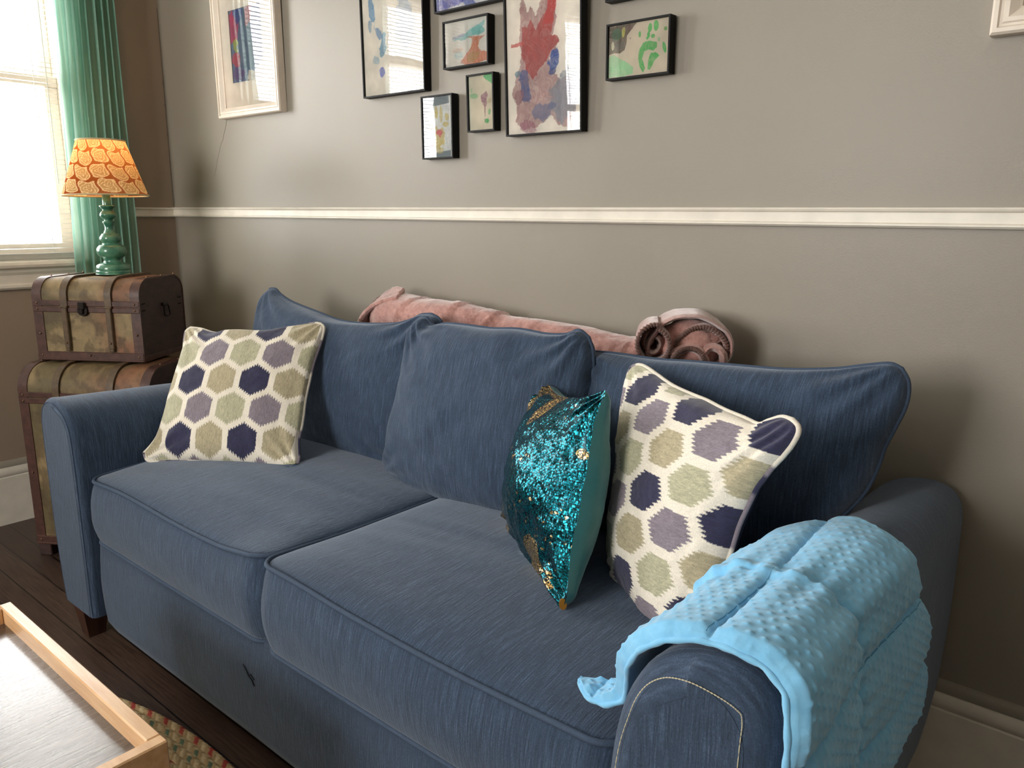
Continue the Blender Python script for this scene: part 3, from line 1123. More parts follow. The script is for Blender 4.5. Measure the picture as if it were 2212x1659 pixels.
def hex_pillow(label, sh, T, L, rot, pitch, row, x0, y0, seed, backmat='hex_chenille', **kw):
    loc = np.array(sh[0]) + np.array(sh[1]) * .2
    t = thing('throw_pillow', label, 'cushion', tuple(loc), 'hexagon patterned throw pillows')
    n = 331
    fr, bk, U, Vv, nn = pillow_geo(sh, T, n=n, seed=seed, **kw)
    x, y = U, Vv
    if rot:
        col = hexcolors(L - y, x - .18 * (y - .2), pitch, row, x0, y0, seed)
    else:
        col = hexcolors(x, y, pitch, row, x0, y0, seed)
    make('front_cover', fr.reshape(-1, 3), gridfaces(n, n), 'hex_chenille', t, True, col.reshape(-1, 3))
    st_ = 3
    b2 = bk[::st_, ::st_]
    U2, V2 = U[::st_, ::st_], Vv[::st_, ::st_]
    if backmat == 'hex_chenille':
        cb = hexcolors(U2, V2, pitch, row, x0 + .03, y0, seed + 1)
        make('back_cover', b2.reshape(-1, 3), gridfaces(b2.shape[0], b2.shape[1])[:, ::-1], 'hex_chenille', t, True, cb.reshape(-1, 3))
    else:
        make('back_cover', b2.reshape(-1, 3), gridfaces(b2.shape[0], b2.shape[1])[:, ::-1], backmat, t, True)
    pe = perim(((fr + bk) / 2)[::5, ::5])
    mp = MB().tube(pe, .0048, 8, closed=True)
    V = arr(mp.v)
    k = len(pe)
    ii = np.repeat(np.arange(k), 8)
    sel = vnoise(ii / 9.0, 0.5, seed=seed + 40)
    pc = np.where((sel > .64)[:, None], np.where((sel > .8)[:, None], NAVY, PLUM), CREAM * .93)
    make('piping', V, mp.f, 'hex_chenille', t, True, pc)
    return t


plain('navy_cotton', (30, 36, 62), 0.9, bump=0.3, bscale=400)
hex_pillow('hexagon patterned throw pillow leaning on the left arm of the sofa',
           SHAPE_HL, .066, .43, False, .1005, .0895, .110, .045, 5, p=.45, wr=.008, gather=.003)
hex_pillow('hexagon patterned throw pillow tucked behind the sequin cushion by the blue blanket',
           SHAPE_HR, .068, .425, True, .0850, .0925, .035, -.010, 6, backmat='navy_cotton', p=.45, wr=.009, gather=.003)


# ------------------------------------------------------------ sequin cushion
def sequin_pillow():
    t = thing('sequin_pillow', 'teal and gold reversible sequin cushion standing in front of the right hexagon pillow', 'cushion', (2.545, -.59, .54))
    n = 202
    fr, bk, U, V, nn = pillow_geo(SHAPE_S, .074, n=n, p=1.05, pb=.42, seed=9, wr=.012, gather=.005, back=1.35)
    U, V = U / .45, (V + .03) / .385
    TEAL = np.array(srgb((12, 108, 122)))
    GOLD = np.array(srgb((236, 196, 130)))
    j = (fbm(U * 14, V * 9, seed=31) - .5) * .16
    js = (fbm(U * 40, V * 30, seed=32) - .5) * .05

    def blob(cu, cv, ru, rv, ang=0):
        a = math.radians(ang)
        du, dv = U - cu, V - cv
        x, y = du * math.cos(a) + dv * math.sin(a), -du * math.sin(a) + dv * math.cos(a)
        return np.hypot(x / ru, y / rv) + j * 2 + js * 2 < 1
    g = blob(.22, .97, .30, .07, -8) | blob(.20, .86, .05, .12, -24) | blob(.42, .84, .05, .14, -24) | blob(.12, .66, .035, .14)
    g |= blob(.12, .14, .035, .17, -6) | blob(.28, .17, .06, .15, -14) | blob(.74, .10, .10, .11, -14) | blob(.90, .70, .05, .025)
    g |= blob(.34, .56, .035, .012) | blob(.46, .54, .03, .014) | blob(.92, .07, .04, .05)
    sp = (_hash((U * 95).astype(np.int64), (V * 95).astype(np.int64), np.zeros(U.shape, np.int64), 3) > .965)
    g |= sp & (U > .45) & (fbm(U * 5, V * 6, seed=50) > .45)
    col = np.where(g[..., None], GOLD, TEAL)
    make('sequin_front', fr.reshape(-1, 3), gridfaces(n, n), 'sequins', t, True, col.reshape(-1, 3))
    b2 = bk[::3, ::3]
    make('satin_back', b2.reshape(-1, 3), gridfaces(b2.shape[0], b2.shape[1])[:, ::-1], 'teal_satin', t)
    c = fr[-12, 10] - nn * .0 + np.array([.004, -.004, -.002])
    m_ = MB()
    th = np.linspace(0, 2 * PI, 20, endpoint=False)
    ex = np.array([.35, .3, -.05]); ex /= np.linalg.norm(ex)
    ez = np.array([.0, 0, 1.0])
    vv = [c + ex * .007 * math.cos(a) + ez * .011 * math.sin(a) for a in th]
    nn2 = np.cross(ex, ez)
    vv += [p + nn2 * .0015 for p in vv]
    m_.add(vv, [tuple(range(20))[::-1], tuple(range(20, 40))] + [(i, (i + 1) % 20, 20 + (i + 1) % 20, 20 + i) for i in range(20)])
    m_.build('round_tag', 'gold_tag', t)


sequin_pillow()


# ------------------------------------------------------------ blue minky blanket over the right arm
def blue_blanket():
    t = thing('throw_blanket', 'light blue dotted quilted blanket draped over the right arm of the sofa', 'blanket', (3.12, -.78, .56))
    # path over the arm, offset outwards; s is arc length
    prof = np.array([(2.912, .578), (2.94, .582), (2.975, .588), (3.004, .606), (3.012, .640), (3.024, .680), (3.048, .720), (3.085, .750), (3.13, .767),
                     (3.17, .770), (3.21, .764), (3.240, .744), (3.252, .70), (3.256, .63), (3.257, .56), (3.257, .49), (3.255, .425)])
    d = np.r_[0, np.cumsum(np.hypot(*np.diff(prof, axis=0).T))]
    sA = np.interp
    n, m_ = 470, 250
    S = np.linspace(0, d[-1], n)
    px = np.interp(S, d, prof[:, 0])
    pz = np.interp(S, d, prof[:, 1])
    for _ in range(10):
        px[1:-1] = .25 * px[:-2] + .5 * px[1:-1] + .25 * px[2:]
        pz[1:-1] = .25 * pz[:-2] + .5 * pz[1:-1] + .25 * pz[2:]
    # front and back hems as functions of s (values at profile nodes)
    yf = np.array([-.925, -.950, -.958, -.955, -.965, -.985, -1.000, -1.004, -1.000, -1.000, -1.002, -1.008, -1.022, -1.030, -1.030, -1.030, -1.03])
    yb = np.array([-.915, -.905, -.895, -.888, -.868, -.805, -.705, -.600, -.540, -.535, -.550, -.545, -.530, -.480, -.435, -.405, -.415])
    YF = np.interp(S, d, yf)
    YB = np.interp(S, d, yb)
    for _ in range(10):
        YF[1:-1] = .25 * YF[:-2] + .5 * YF[1:-1] + .25 * YF[2:]
        YB[1:-1] = .25 * YB[:-2] + .5 * YB[1:-1] + .25 * YB[2:]
    b = np.linspace(0, 1, m_)[None, :]
    wob = .006 * (fbm(S * 22, .5, seed=61) - .5)
    wob2 = .010 * (fbm(S * 16, .5, seed=62) - .5)
    Y = (YF + wob)[:, None] * (1 - b) + (YB + wob2)[:, None] * b
    # normals of the path
    tx, tz = np.gradient(px), np.gradient(pz)
    L = np.hypot(tx, tz)
    nx, nz = -tz / L, tx / L
    nx, nz = -nx * -1, nz
    # ensure outward (up on top)
    if nz[n // 2] < 0:
        nx, nz = -nx, -nz
    Sg = S[:, None] + 0 * b
    # quilting: puffs between seams
    sl = [d[2] - .03, d[8] + .005, d[12] + .03, d[14] + .04]
    yl = [-1.03, -.79, -.50]
    skew = Sg + .10 * (Y + .79) * 0.3
    ds = np.min([np.abs(skew - q) for q in sl], 0)
    dy = np.min([np.abs(Y - q - .05 * (Sg - d[8]) * 0.6) for q in yl[1:2]], 0)
    puff = .020 * (1 - .45 * np.exp(-ds / .006) - .55 * np.exp(-ds / .035)) * (1 - .5 * np.exp(-dy / .008) - .5 * np.exp(-dy / .04))
    fold = .012 * np.exp(-((Y + .79 + .10 * (Sg - d[8])) / .016) ** 2) * smooth(d[4], d[6], Sg) * smooth(d[11], d[9], Sg)
    gather = .0035 * np.sin(Sg * 160 + 3 * fbm(Sg * 6, Y * 6, seed=70)) * np.exp(-np.abs(Y + .79) / .05) * smooth(d[4], d[5], Sg)
    side = .008 * smooth(d[11], d[13], Sg) * (fbm(Sg * 3, Y * 14, seed=71) - .35)
    low = .016 * (fbm(Sg * 5, Y * 8, seed=72) - .5)
    # raised dots, staggered
    ps = .0175
    r_ = np.floor(Y / (ps * .87))
    q_ = Sg / ps + (r_ % 2) * .5
    fx = (q_ - np.floor(q_) - .5) * ps
    fy = (Y / (ps * .87) - r_ - .5) * ps * .87
    dot = .0030 * np.exp(-(fx ** 2 + fy ** 2) / (.0034 ** 2)) * (.35 + .9 * fbm(Sg * 7, Y * 7, seed=66))
    tail = smooth(0, d[3], Sg)
    crumple = .012 * (1 - smooth(d[2], d[5], Sg)) * (fbm(Sg * 30, Y * 30, seed=77) - .4)
    h = (puff + fold + gather + side + low) * (.25 + .75 * tail) + dot + crumple
    hem = smooth(0, .03, b) * smooth(1, .97, b)
    h = h * (.35 + .65 * hem)
    X = px[:, None] + nx[:, None] * h
    Z = pz[:, None] + nz[:, None] * h
    Y = Y + .004 * (fbm(Sg * 12, b * 6, seed=80) - .5)
    P = np.stack([X, Y, Z], -1)
    th = .006
    Pi = np.stack([px[:, None] - nx[:, None] * th + 0 * b, Y, pz[:, None] - nz[:, None] * th + 0 * b], -1)
    P[:, 0] = .5 * P[:, 0] + .5 * Pi[:, 0]
    P[:, -1] = .5 * P[:, -1] + .5 * Pi[:, -1]
    Q = Pi[::4, ::4]
    F = gridfaces(n, m_)
    # orientation check
    v0 = np.cross(P[n // 2 + 1, 100] - P[n // 2, 100], P[n // 2, 101] - P[n // 2, 100])
    if v0[2] < 0:
        F = F[:, ::-1]
    o = make('quilted_top', P.reshape(-1, 3), F, 'blue_minky', t)
    # lining and rolled hem
    F2 = gridfaces(Q.shape[0], Q.shape[1])
    make('lining', Q.reshape(-1, 3), F2, 'blue_minky', t)
    rim = np.concatenate([(P[:, 0] + Pi[:, 0]) / 2, ((P[-1] + Pi[-1]) / 2)[1:], ((P[::-1, -1] + Pi[::-1, -1]) / 2)[1:], ((P[0, ::-1] + Pi[0, ::-1]) / 2)[1:-1]])[::4]
    MB().tube(rim,   .0040 + .0006 * np.sin(np.arange(len(rim)) * 1.3), 8, closed=True).build('hem', 'blue_minky', t, True)
    # seam thread
    mm = MB()
    for q in sl[1:3]:
        i = int(np.argmin(np.abs(S - q)))
        mm.tube(P[i, 4:-4:3] + np.array([nx[i], 0, nz[i]]) * -.001, .0012, 5)
    mm.build('quilting_seam', 'quilt_thread', t, True)


blue_blanket()


# ------------------------------------------------------------ pink fleece blanket on the sofa back
def pink_blanket():
    t = thing('throw_blanket', 'dusty pink fleece blanket rolled along the top of the sofa back', 'blanket', (2.1, -.09, .84))
    path = spl([(1.50, -.095, .905), (1.60, -.10, .932), (1.75, -.10, .925), (1.93, -.10, .918), (2.05, -.10, .910), (2.2, -.105, .912), (2.38, -.11, .910), (2.5, -.115, .905), (2.60, -.12, .91)], 150)
    ry = np.interp(np.linspace(0, 1, 150), [0, .03, .1, .3, .45, .52, .8, .9, 1], [.035, .055, .074, .072, .062, .052, .048, .056, .05])
    seg = 72
    th = np.linspace(0, 2 * PI, seg, endpoint=False)
    T = np.gradient(path, axis=0)
    T /= np.linalg.norm(T, axis=1)[:, None]
    Bv = np.array([0, 0, 1.0]) - T * T[:, 2:3]
    N = np.cross(Bv, T)
    s = np.linspace(0, 1, 150)[:, None]
    a = th[None, :]
    rr = ry[:, None] * (1 + .10 * np.sin(2 * a + 9 * s) + .10 * (fbm(s * 14, a * 1.0, seed=90) - .5) * 2)
    # diagonal wrap folds
    wrap = (s * 7.5 + a / (2 * PI) * 1.0)
    fr_ = wrap - np.floor(wrap)
    rr = rr * (1 + .10 * (fr_ ** 2) * smooth(.0, .1, s) * (fbm(s * 5, a * .3, seed=91) > .45)) + .004 * (fbm(s * 50, a * 4, seed=92) - .5)
    V = path[:, None] + N[:, None] * (rr * np.cos(a) * .95)[..., None] + Bv[:, None] * (rr * np.sin(a))[..., None]
    V[..., 1] = np.minimum(V[..., 1], -.006)
    F = gridfaces(150, seg, False, True).tolist() + [list(range(seg))[::-1], list(range(149 * seg, 150 * seg))]
    make('roll', V.reshape(-1, 3), F, 'pink_fleece', t)

    # folded flap at the left end
    def sheet(name, pts_a, pts_b, mat, thick, nn_=60, mm_=24, amp=.004, seed=1, parent=t):
        A, B = spl(pts_a, nn_), spl(pts_b, nn_)
        v = np.linspace(0, 1, mm_)[None, :, None]
        Pm = A[:, None] * (1 - v) + B[:, None] * v
        g = gridfaces(nn_, mm_)
        du = np.gradient(Pm, axis=0)
        dv = np.gradient(Pm, axis=1)
        nr = np.cross(du, dv)
        nr /= np.linalg.norm(nr, axis=-1, keepdims=True) + 1e-9
        w_ = amp * (fbm(Pm[..., 0] * 60, Pm[..., 2] * 60, Pm[..., 1] * 60, seed=seed) - .5) * 2
        P1 = Pm + nr * (thick / 2 + w_)[..., None]
        P2 = Pm - nr * (thick / 2 - w_)[..., None]
        P1[:, 0] = P2[:, 0] = Pm[:, 0]
        P1[:, -1] = P2[:, -1] = Pm[:, -1]
        P1[0] = P2[0] = Pm[0]
        P1[-1] = P2[-1] = Pm[-1]
        V_ = np.concatenate([P1.reshape(-1, 3), P2.reshape(-1, 3)])
        return make(name, V_, np.concatenate([g, gridfaces(nn_, mm_, off=nn_ * mm_)[:, ::-1]]), mat, parent)

    sheet('folded_flap', [(1.50, -.07, .86), (1.475, -.08, .92), (1.51, -.085, .972), (1.57, -.085, 1.008), (1.63, -.09, 1.012)],
          [(1.53, -.18, .86), (1.50, -.175, .905), (1.55, -.17, .95), (1.61, -.16, .975), (1.66, -.15, .985)], 'pink_fleece', .016, seed=5)
    m_ = MB()
    e1 = spl([(1.495, -.07, .86), (1.472, -.08, .92), (1.505, -.085, .970), (1.515, -.12, .96), (1.50, -.17, .905), (1.53, -.185, .86)], 90)
    m_.tube(e1, .0075 + .0025 * np.sin(np.arange(90) * 1.9), 8)
    m_.build('edge_binding', 'pink_sherpa', t, True)

    # rolled open end at the right: spiral layers, axis towards the room and right
    ax = np.array([.50, -.86, .0])
    ax /= np.linalg.norm(ax)
    side = np.array([ax[1] * -1, ax[0], 0])
    side = np.array([.86, .50, 0])
    upv = np.array([0, 0, 1.0])
    c0 = np.array([2.600, -.130, .953])

    def spiral(name, ctr, a0, a1, r0, r1, sx, sz, depth, mat, thick, seed, edge=None, dz=0):
        k = 110
        a_ = np.linspace(a0, a1, k)
        r = np.linspace(r0, r1, k) * (1 + .10 * (fbm(a_ * 1.1, .5, seed=seed) - .5) * 2)
        base = ctr + side * (r * np.cos(a_) * sx)[:, None] + upv * (r * np.sin(a_) * sz)[:, None]
        A = base - ax * depth * .62
        B = base + ax * (depth * .38 + .006 * np.sin(a_ * 3))[:, None]
        A[:, 1] = np.minimum(A[:, 1], -.012)
        ob = sheet(name, A[::6], B[::6], mat, thick, 100, 14, .002, seed)
        if edge:
            eb = spl(B[::6], 130)
            MB().tube(eb, .0050 + .0018 * np.sin(np.arange(130) * 1.7), 8).build('edge_binding', edge, ob, True)
        return ob

    ce = c0 + np.array([.045, .01, -.004])
    core = MB().ball((0, 0, 0), 1.0, (1, 1, 1), 40)
    V = arr(core.v)
    V = V * (1 + .14 * (fbm(V[:, 0] * 2.5, V[:, 1] * 2.5, V[:, 2] * 2.5, seed=98) - .5)[:, None] * 2)
    V = ce + side * (V[:, :1] * .078) + ax * (V[:, 1:2] * .055 + .006) + upv * (V[:, 2:3] * .066 - .002)
    V[:, 1] = np.minimum(V[:, 1], -.01)
    make('bundled_core', V, core.f, 'pink_fleece', t)
    spiral('outer_fold', ce, PI * 1.15, -PI * .30, .082, .080, 1.18, .90, .15, 'pink_fleece', .011, 101)
    cc = c0 + side * -.036 + ax * .045 + upv * .006
    spiral('curled_edge', cc, PI * 2.45, PI * .40, .038, .047, .88, 1.0, .14, 'pink_fleece', .009, 102, 'pink_braid')
    spiral('sherpa_core', cc - ax * .018, PI * 3.2, PI * .4, .006, .034, .9, 1.0, .11, 'pink_sherpa', .011, 103)
    spiral('inner_fold', c0 + side * .066 + upv * -.004 + ax * .012, PI * 1.00, -PI * .35, .052, .064, 1.0, .88, .14, 'pink_fleece', .012, 104, 'pink_braid')
    spiral('inner_fold', c0 + side * .040 + upv * -.034 + ax * .035, PI * .95, -PI * .02, .034, .040, 1.0, .95, .14, 'pink_fleece', .020, 105, 'pink_braid')
    spiral('sherpa_core', c0 + side * .090 + upv * .022 + ax * .012, PI * 1.9, -PI * .4, .006, .022, 1.4, .8, .12, 'pink_sherpa', .011, 106)
    spiral('inner_fold', c0 + side * .096 + upv * -.026 + ax * .030, PI * .80, -PI * .35, .026, .032, .9, 1.0, .14, 'pink_fleece', .018, 107)


pink_blanket()


# ------------------------------------------------------------ trunks
def trunk(name, label, loc, ang, w, d, h, zs, r, seed, foot=0.0, latch_z=None):
    """local frame: x along the front, y into depth, z up"""
    t = thing(name, label, 'trunk', loc)
    M = Matrix.Translation(Vector(loc)) @ Matrix.Rotation(ang, 4, 'Z')
    h0 = foot

    def prof(o_, z0, full=True, n=14):
        P = [(-o_, z0), (-o_, h - r)]
        P += [(r - (r + o_) * math.cos(a), h - r + (r + o_) * math.sin(a)) for a in np.linspace(0, PI / 2, n)[1:]]
        P += [(d - r + (r + o_) * math.sin(a), h - r + (r + o_) * math.cos(a)) for a in np.linspace(0, PI / 2, n)]
        P += [(d + o_, z0)]
        return P

    def band(mb, x0, x1, o1, z0, z1=None, half=False):
        P1, P0 = prof(o1, z0), prof(-.002, z0)
        if half:
            k = len(P1) // 2 + 6
            P1, P0 = P1[:k], P0[:k]
        loop = P1 + P0[::-1]
        n = len(loop)
        V = [(x0, p, q) for p, q in loop] + [(x1, p, q) for p, q in loop]
        F = [(i, (i + 1) % n, n + (i + 1) % n, n + i)[::-1] for i in range(n)]
        k = len(P1)
        for i in range(k - 1):
            a_, b_ = i, n - 1 - i
            F.append((a_, a_ + 1, b_ - 1, b_)[::1])
            F.append((n + a_, n + b_, n + b_ - 1, n + a_ + 1))
        mb.add([tuple(M @ Vector(p)) for p in V], F)

    def wr(p):
        return tuple(M @ Vector(p))

    # cloth-covered shell with printed old-map fabric
    nx_ = 110
    P = np.array(prof(0, h0))
    dd = np.r_[0, np.cumsum(np.hypot(*np.diff(P, axis=0).T))]
    ns = 150
    ss = np.linspace(0, dd[-1], ns)
    py, pz = np.interp(ss, dd, P[:, 0]), np.interp(ss, dd, P[:, 1])
    xs = np.linspace(.002, w - .002, nx_)
    Xg, Sg = np.meshgrid(xs, ss, indexing='ij')
    V = np.stack([Xg, np.broadcast_to(py, Xg.shape), np.broadcast_to(pz, Xg.shape)], -1).reshape(-1, 3)
    Vw = np.array([wr(p) for p in V])
    a_ = fbm(Xg * 14, Sg * 14, seed=seed, octv=5)
    b_ = fbm(Xg * 6 + 4, Sg * 6, seed=seed + 7, octv=3)
    c_ = fbm(Xg * 60, Sg * 60, seed=seed + 9, octv=3)
    d_ = fbm(Xg * 25 + 3, Sg * 25, seed=seed + 13, octv=4)
    base = np.array(srgb((146, 130, 92)))[None, None] * np.ones(Xg.shape + (1,))

    def lay(b0, f, c):
        return b0 * (1 - f[..., None]) + np.array(srgb(c)) * f[..., None]
    base = lay(base, .8 * smooth(.46, .54, b_) * smooth(w * .75, w * .1, Xg), (112, 106, 72))
    base = lay(base, .8 * smooth(.50, .42, b_), (170, 156, 114))
    base = lay(base, .65 * smooth(.46, .54, vnoise(Xg * 9, Sg * 7, seed=seed + 20)) * smooth(w * .45, w * .8, Xg + .1 * (b_ - .5)), (150, 96, 70))
    base = lay(base, .6 * smooth(.55, .62, d_), (96, 82, 56))
    base = base * np.array([.80, .70, .66]) * (.58 + .5 * c_[..., None])
    make('body', Vw, gridfaces(nx_, ns)[:, ::-1], 'map_cloth', t, True, base.reshape(-1, 3))
    # end panels and floor
    for x0, x1 in ((0, .012), (w - .012, w)):
        m_ = MB()
        loop = prof(.0, h0)
        n = len(loop)
        m_.add([wr((x0, p, q)) for p, q in loop] + [wr((x1, p, q)) for p, q in loop],
               [tuple(range(n)), tuple(range(n, 2 * n))[::-1]] + [(i, (i + 1) % n, n + (i + 1) % n, n + i)[::-1] for i in range(n)])
        m_.build('end_panel', 'trunk_wood', t)
    bw_ = .034
    m_ = MB()
    band(m_, -.002, bw_, .003, h0)
    autosmooth(m_.build('edge_trim', 'trunk_leather', t), 35)
    m_ = MB()
    band(m_, w - bw_, w + .002, .003, h0)
    autosmooth(m_.build('edge_trim', 'trunk_leather', t), 35)
    m_ = MB()
    m_.bbox((-.001, -.0055, h0), (w + .001, .002, h0 + .032), .002, M)
    m_.bbox((-.001, -.0075, h0), (w + .001, .002, h0 + .008), .002, M)
    m_.bbox((-.003, -.005, h0), (.0, d + .004, h0 + .02), .001, M)
    m_.bbox((w, -.005, h0), (w + .003, d + .004, h0 + .02), .001, M)
    m_.build('bottom_trim', 'trunk_leather', t)
    m_ = MB()
    m_.bbox((-.001, -.005, zs + .002), (w + .001, .002, zs + .022), .002, M)
    m_.bbox((-.001, -.005, zs - .020), (w + .001, .002, zs - .001), .002, M)
    m_.build('lid_seam_trim', 'trunk_leather', t)
    # straps
    for fx_ in (.27, .685):
        x0 = w * fx_
        s_ = MB()
        band(s_, x0, x0 + .026, .0085, zs, half=False)
        so = autosmooth(s_.build('strap', 'strap_leather', t), 35)
        s_ = MB()
        lo = h0 + .045
        s_.bbox((x0 + .002, -.013, lo), (x0 + .024, -.007, zs + .004), .003, M)
        s_.bbox((x0 + .004, -.012, lo - .010), (x0 + .022, -.007, lo + .004), .003, M)
        s_.build('strap_tongue', 'strap_leather', so)
        s_ = MB()
        s_.bbox((x0 - .002, -.016, zs - .004), (x0 + .028, -.006, zs + .003), .002, M)
        s_.build('keeper_loop', 'strap_leather', so)
        s_ = MB().ball(wr((x0 + .013, -.0135, lo + .022)), .0042)
        s_.build('stud', 'stud_brass', so, True)
        # plain strap carried down the front behind the tongue
    # studs
    spots = []
    for x in (bw_ / 2, w - bw_ / 2):
        for z in (h0 + .018, h0 + .5 * (zs - h0), zs - .010, zs + .012):
            spots.append((x, -.005, z))
        for yy in (.30, .62, .92):
            spots.append((x, d * yy, h + .003))
    spots.append((w * .5, -.007, h0 + .02))
    for p in spots:
        MB().ball(wr(p), .0042).build('stud', 'stud_brass', t, True)
    # latch
    l_ = MB()
    xc = w * .475
    cz = zs - .012
    th = np.linspace(0, 2 * PI, 24, endpoint=False)
    vv = [(xc + .021 * math.cos(a), -.0062, cz + .021 * math.sin(a)) for a in th] + [(xc + .019 * math.cos(a), -.011, cz + .019 * math.sin(a)) for a in th]
    l_.add([wr(p) for p in vv], [tuple(range(24, 48))] + [(i, (i + 1) % 24, 24 + (i + 1) % 24, 24 + i) for i in range(24)])
    lo_ = l_.build('latch_plate', 'black_iron', t)
    l_ = MB().bbox((xc - .013, -.017, cz + .004), (xc + .013, -.010, cz + .030), .003, M).bbox((xc - .007, -.018, cz - .012), (xc + .007, -.010, cz + .008), .003, M)
    l_.build('hasp', 'black_iron', lo_)
    # drop handle on the right end
    l_ = MB().bbox((w, d * .47, zs - .03 + .022), (w + .008, d * .47 + .036, zs + .004), .002, M)
    ho = l_.build('handle_mount', 'black_iron', t)
    yc = d * .47 + .018
    pts = [(w + .008, yc - .015, zs - .008), (w + .012, yc - .016, zs - .042), (w + .012, yc + .016, zs - .042), (w + .008, yc + .015, zs - .008)]
    MB().tube([wr(p) for p in spl(pts, 24)], .0028, 7).build('drop_handle', 'black_iron', ho, True)
    for yy in (.05, .88):
        m_ = MB()
        for k_ in range(3):
            for q_ in (0, 1):
                m_.ball(wr((w + .001, d * yy + k_ * .008, zs + .012 - q_ * .024)), .0022)
        m_.build('corner_nails', 'black_iron', t, True)
    if foot:
        for x in (0, w - .05):
            for y in (0, d - .05):
                MB().bbox((x, y - .004, 0), (x + .05, y + .05, foot + .006), .003, M).build('foot', 'trunk_wood', t)
        m_ = MB().bbox((.0, .0, foot - .002), (w, d, foot + .006), .001, M).build('floor_panel', 'trunk_wood', t)
    return t


trunk('storage_trunk', 'large map-print storage trunk standing on the floor behind the left sofa arm', (.422, -.841, 0), math.radians(32), .50, .36, .712, .60, .085, 300, .045)
trunk('storage_trunk', 'small map-print storage trunk stacked on the larger trunk, under the lamp', (.386, -.748, .7205), math.radians(33.5), .405, .29, .293, .195, .062, 320, 0.0)


# ------------------------------------------------------------ lamp
def table_lamp():
    x, y, z = .436, -.478, 1.0175
    t = thing('table_lamp', 'small table lamp with turned green base and glowing orange printed shade', 'lamp', (x, y, z))
    pr = [(.0, 0), (.058, 0), (.061, .004), (.061, .012), (.058, .016), (.060, .020), (.057, .032), (.046, .040), (.033, .044), (.030, .052), (.034, .060),
          (.046, .068), (.051, .080), (.050, .094), (.042, .106), (.030, .112), (.031, .118), (.036, .126), (.036, .137), (.030, .145), (.028, .149),
          (.022, .152), (.019, .158), (.016, .164), (.015, .176), (.020, .190), (.020, .194), (.014, .198), (.018, .203), (.026, .212), (.028, .220), (.022, .230),
          (.017, .236), (.022, .243), (.026, .248), (.026, .252), (.016, .254)]
    q = spl([(a, 0, b) for a, b in pr], 150)
    MB().lathe([(max(0, p[0]), p[2]) for p in q], 40, (x, y, z)).build('turned_base', 'glazed_green', t, True)
    MB().lathe([(.0145, .252), (.0135, .330), (.008, .332)], 20, (x, y, z)).build('candle_sleeve', 'glazed_green', t, True)
    zb, zt, rb, rtp = .288, .482, .144, .081
    n, mth = 360, 110
    a = np.linspace(0, 2 * PI, n, endpoint=False)[:, None]
    v = np.linspace(0, 1, mth)[None, :]
    tilt = math.radians(2.0)
    r = rb + (rtp - rb) * v + 0 * a
    X, Y, Z = r * np.cos(a), r * np.sin(a), zb + (zt - zb) * v + 0 * a
    Z = Z + X * .02
    # printed pattern: rounded squares with rose scribbles on rust ground, set slightly aslant
    R_ = .43
    du = (a / (2 * PI) * 12) + v * .6
    dv = v * 3.7 + .12 * np.sin(du * 2 * PI / 2)
    du = du + .25 * (np.floor(dv) % 2)
    cu, cv = du - np.floor(du) - .5, dv - np.floor(dv) - .5
    cu2 = cu + .06 * np.sin(cv * 7)
    cv2 = cv + .06 * np.sin(cu * 7 + 1)
    m_ = (np.abs(cu2) ** 5 + np.abs(cv2) ** 5) ** (1 / 5)
    ring = np.hypot(cu, cv)
    ang = np.arctan2(cv, cu)
    cell = np.floor(du) * 7 + np.floor(dv) * 13
    scr = np.sin(ring * 34 + 2.6 * np.sin(ang * 3 + cell) + fbm(du * 6, dv * 6, seed=4) * 6)
    RUST = np.array(srgb((132, 52, 24)))
    TAN_ = np.array(srgb((182, 148, 100)))
    LINE = np.array(srgb((232, 208, 160)))
    ins = (m_ < .44)[..., None]
    rim_ = ((m_ > .385) & (m_ < .44))[..., None]
    col = np.where(ins, np.where(rim_ | (scr > .60)[..., None], LINE, TAN_), RUST)
    P = np.stack([x + X, y + Y, z + Z], -1)
    sh = make('lamp_shade', P.reshape(-1, 3), gridfaces(n, mth, True, False), 'lampshade_print', t, True, col.reshape(-1, 3))
    for rr, zz, nm in ((rb, zb, 'lower_trim'), (rtp, zt, 'upper_trim')):
        c = [(x + rr * math.cos(q_), y + rr * math.sin(q_), z + zz + .02 * rr * math.cos(q_)) for q_ in np.linspace(0, 2 * PI, 60, endpoint=False)]
        MB().tube(c, .0032, 6, closed=True).build(nm, 'lampshade_trim', sh, True)
    MB().lathe([(.0, .332), (.014, .334), (.014, .352), (.018, .368), (.024, .385), (.023, .40), (.014, .412), (.0, .416)], 20, (x, y, z)).build('bulb', 'lit_bulb', t, True)
    l = bpy.data.lights.new('lamp_bulb_light', 'POINT')
    l.energy, l.color, l.shadow_soft_size = 1.6, (1.0, .55, .22), .03
    lo = bpy.data.objects.new('lamp_bulb_light', l)
    lo.location = (x, y, z + .44)
    COL.objects.link(lo)


table_lamp()


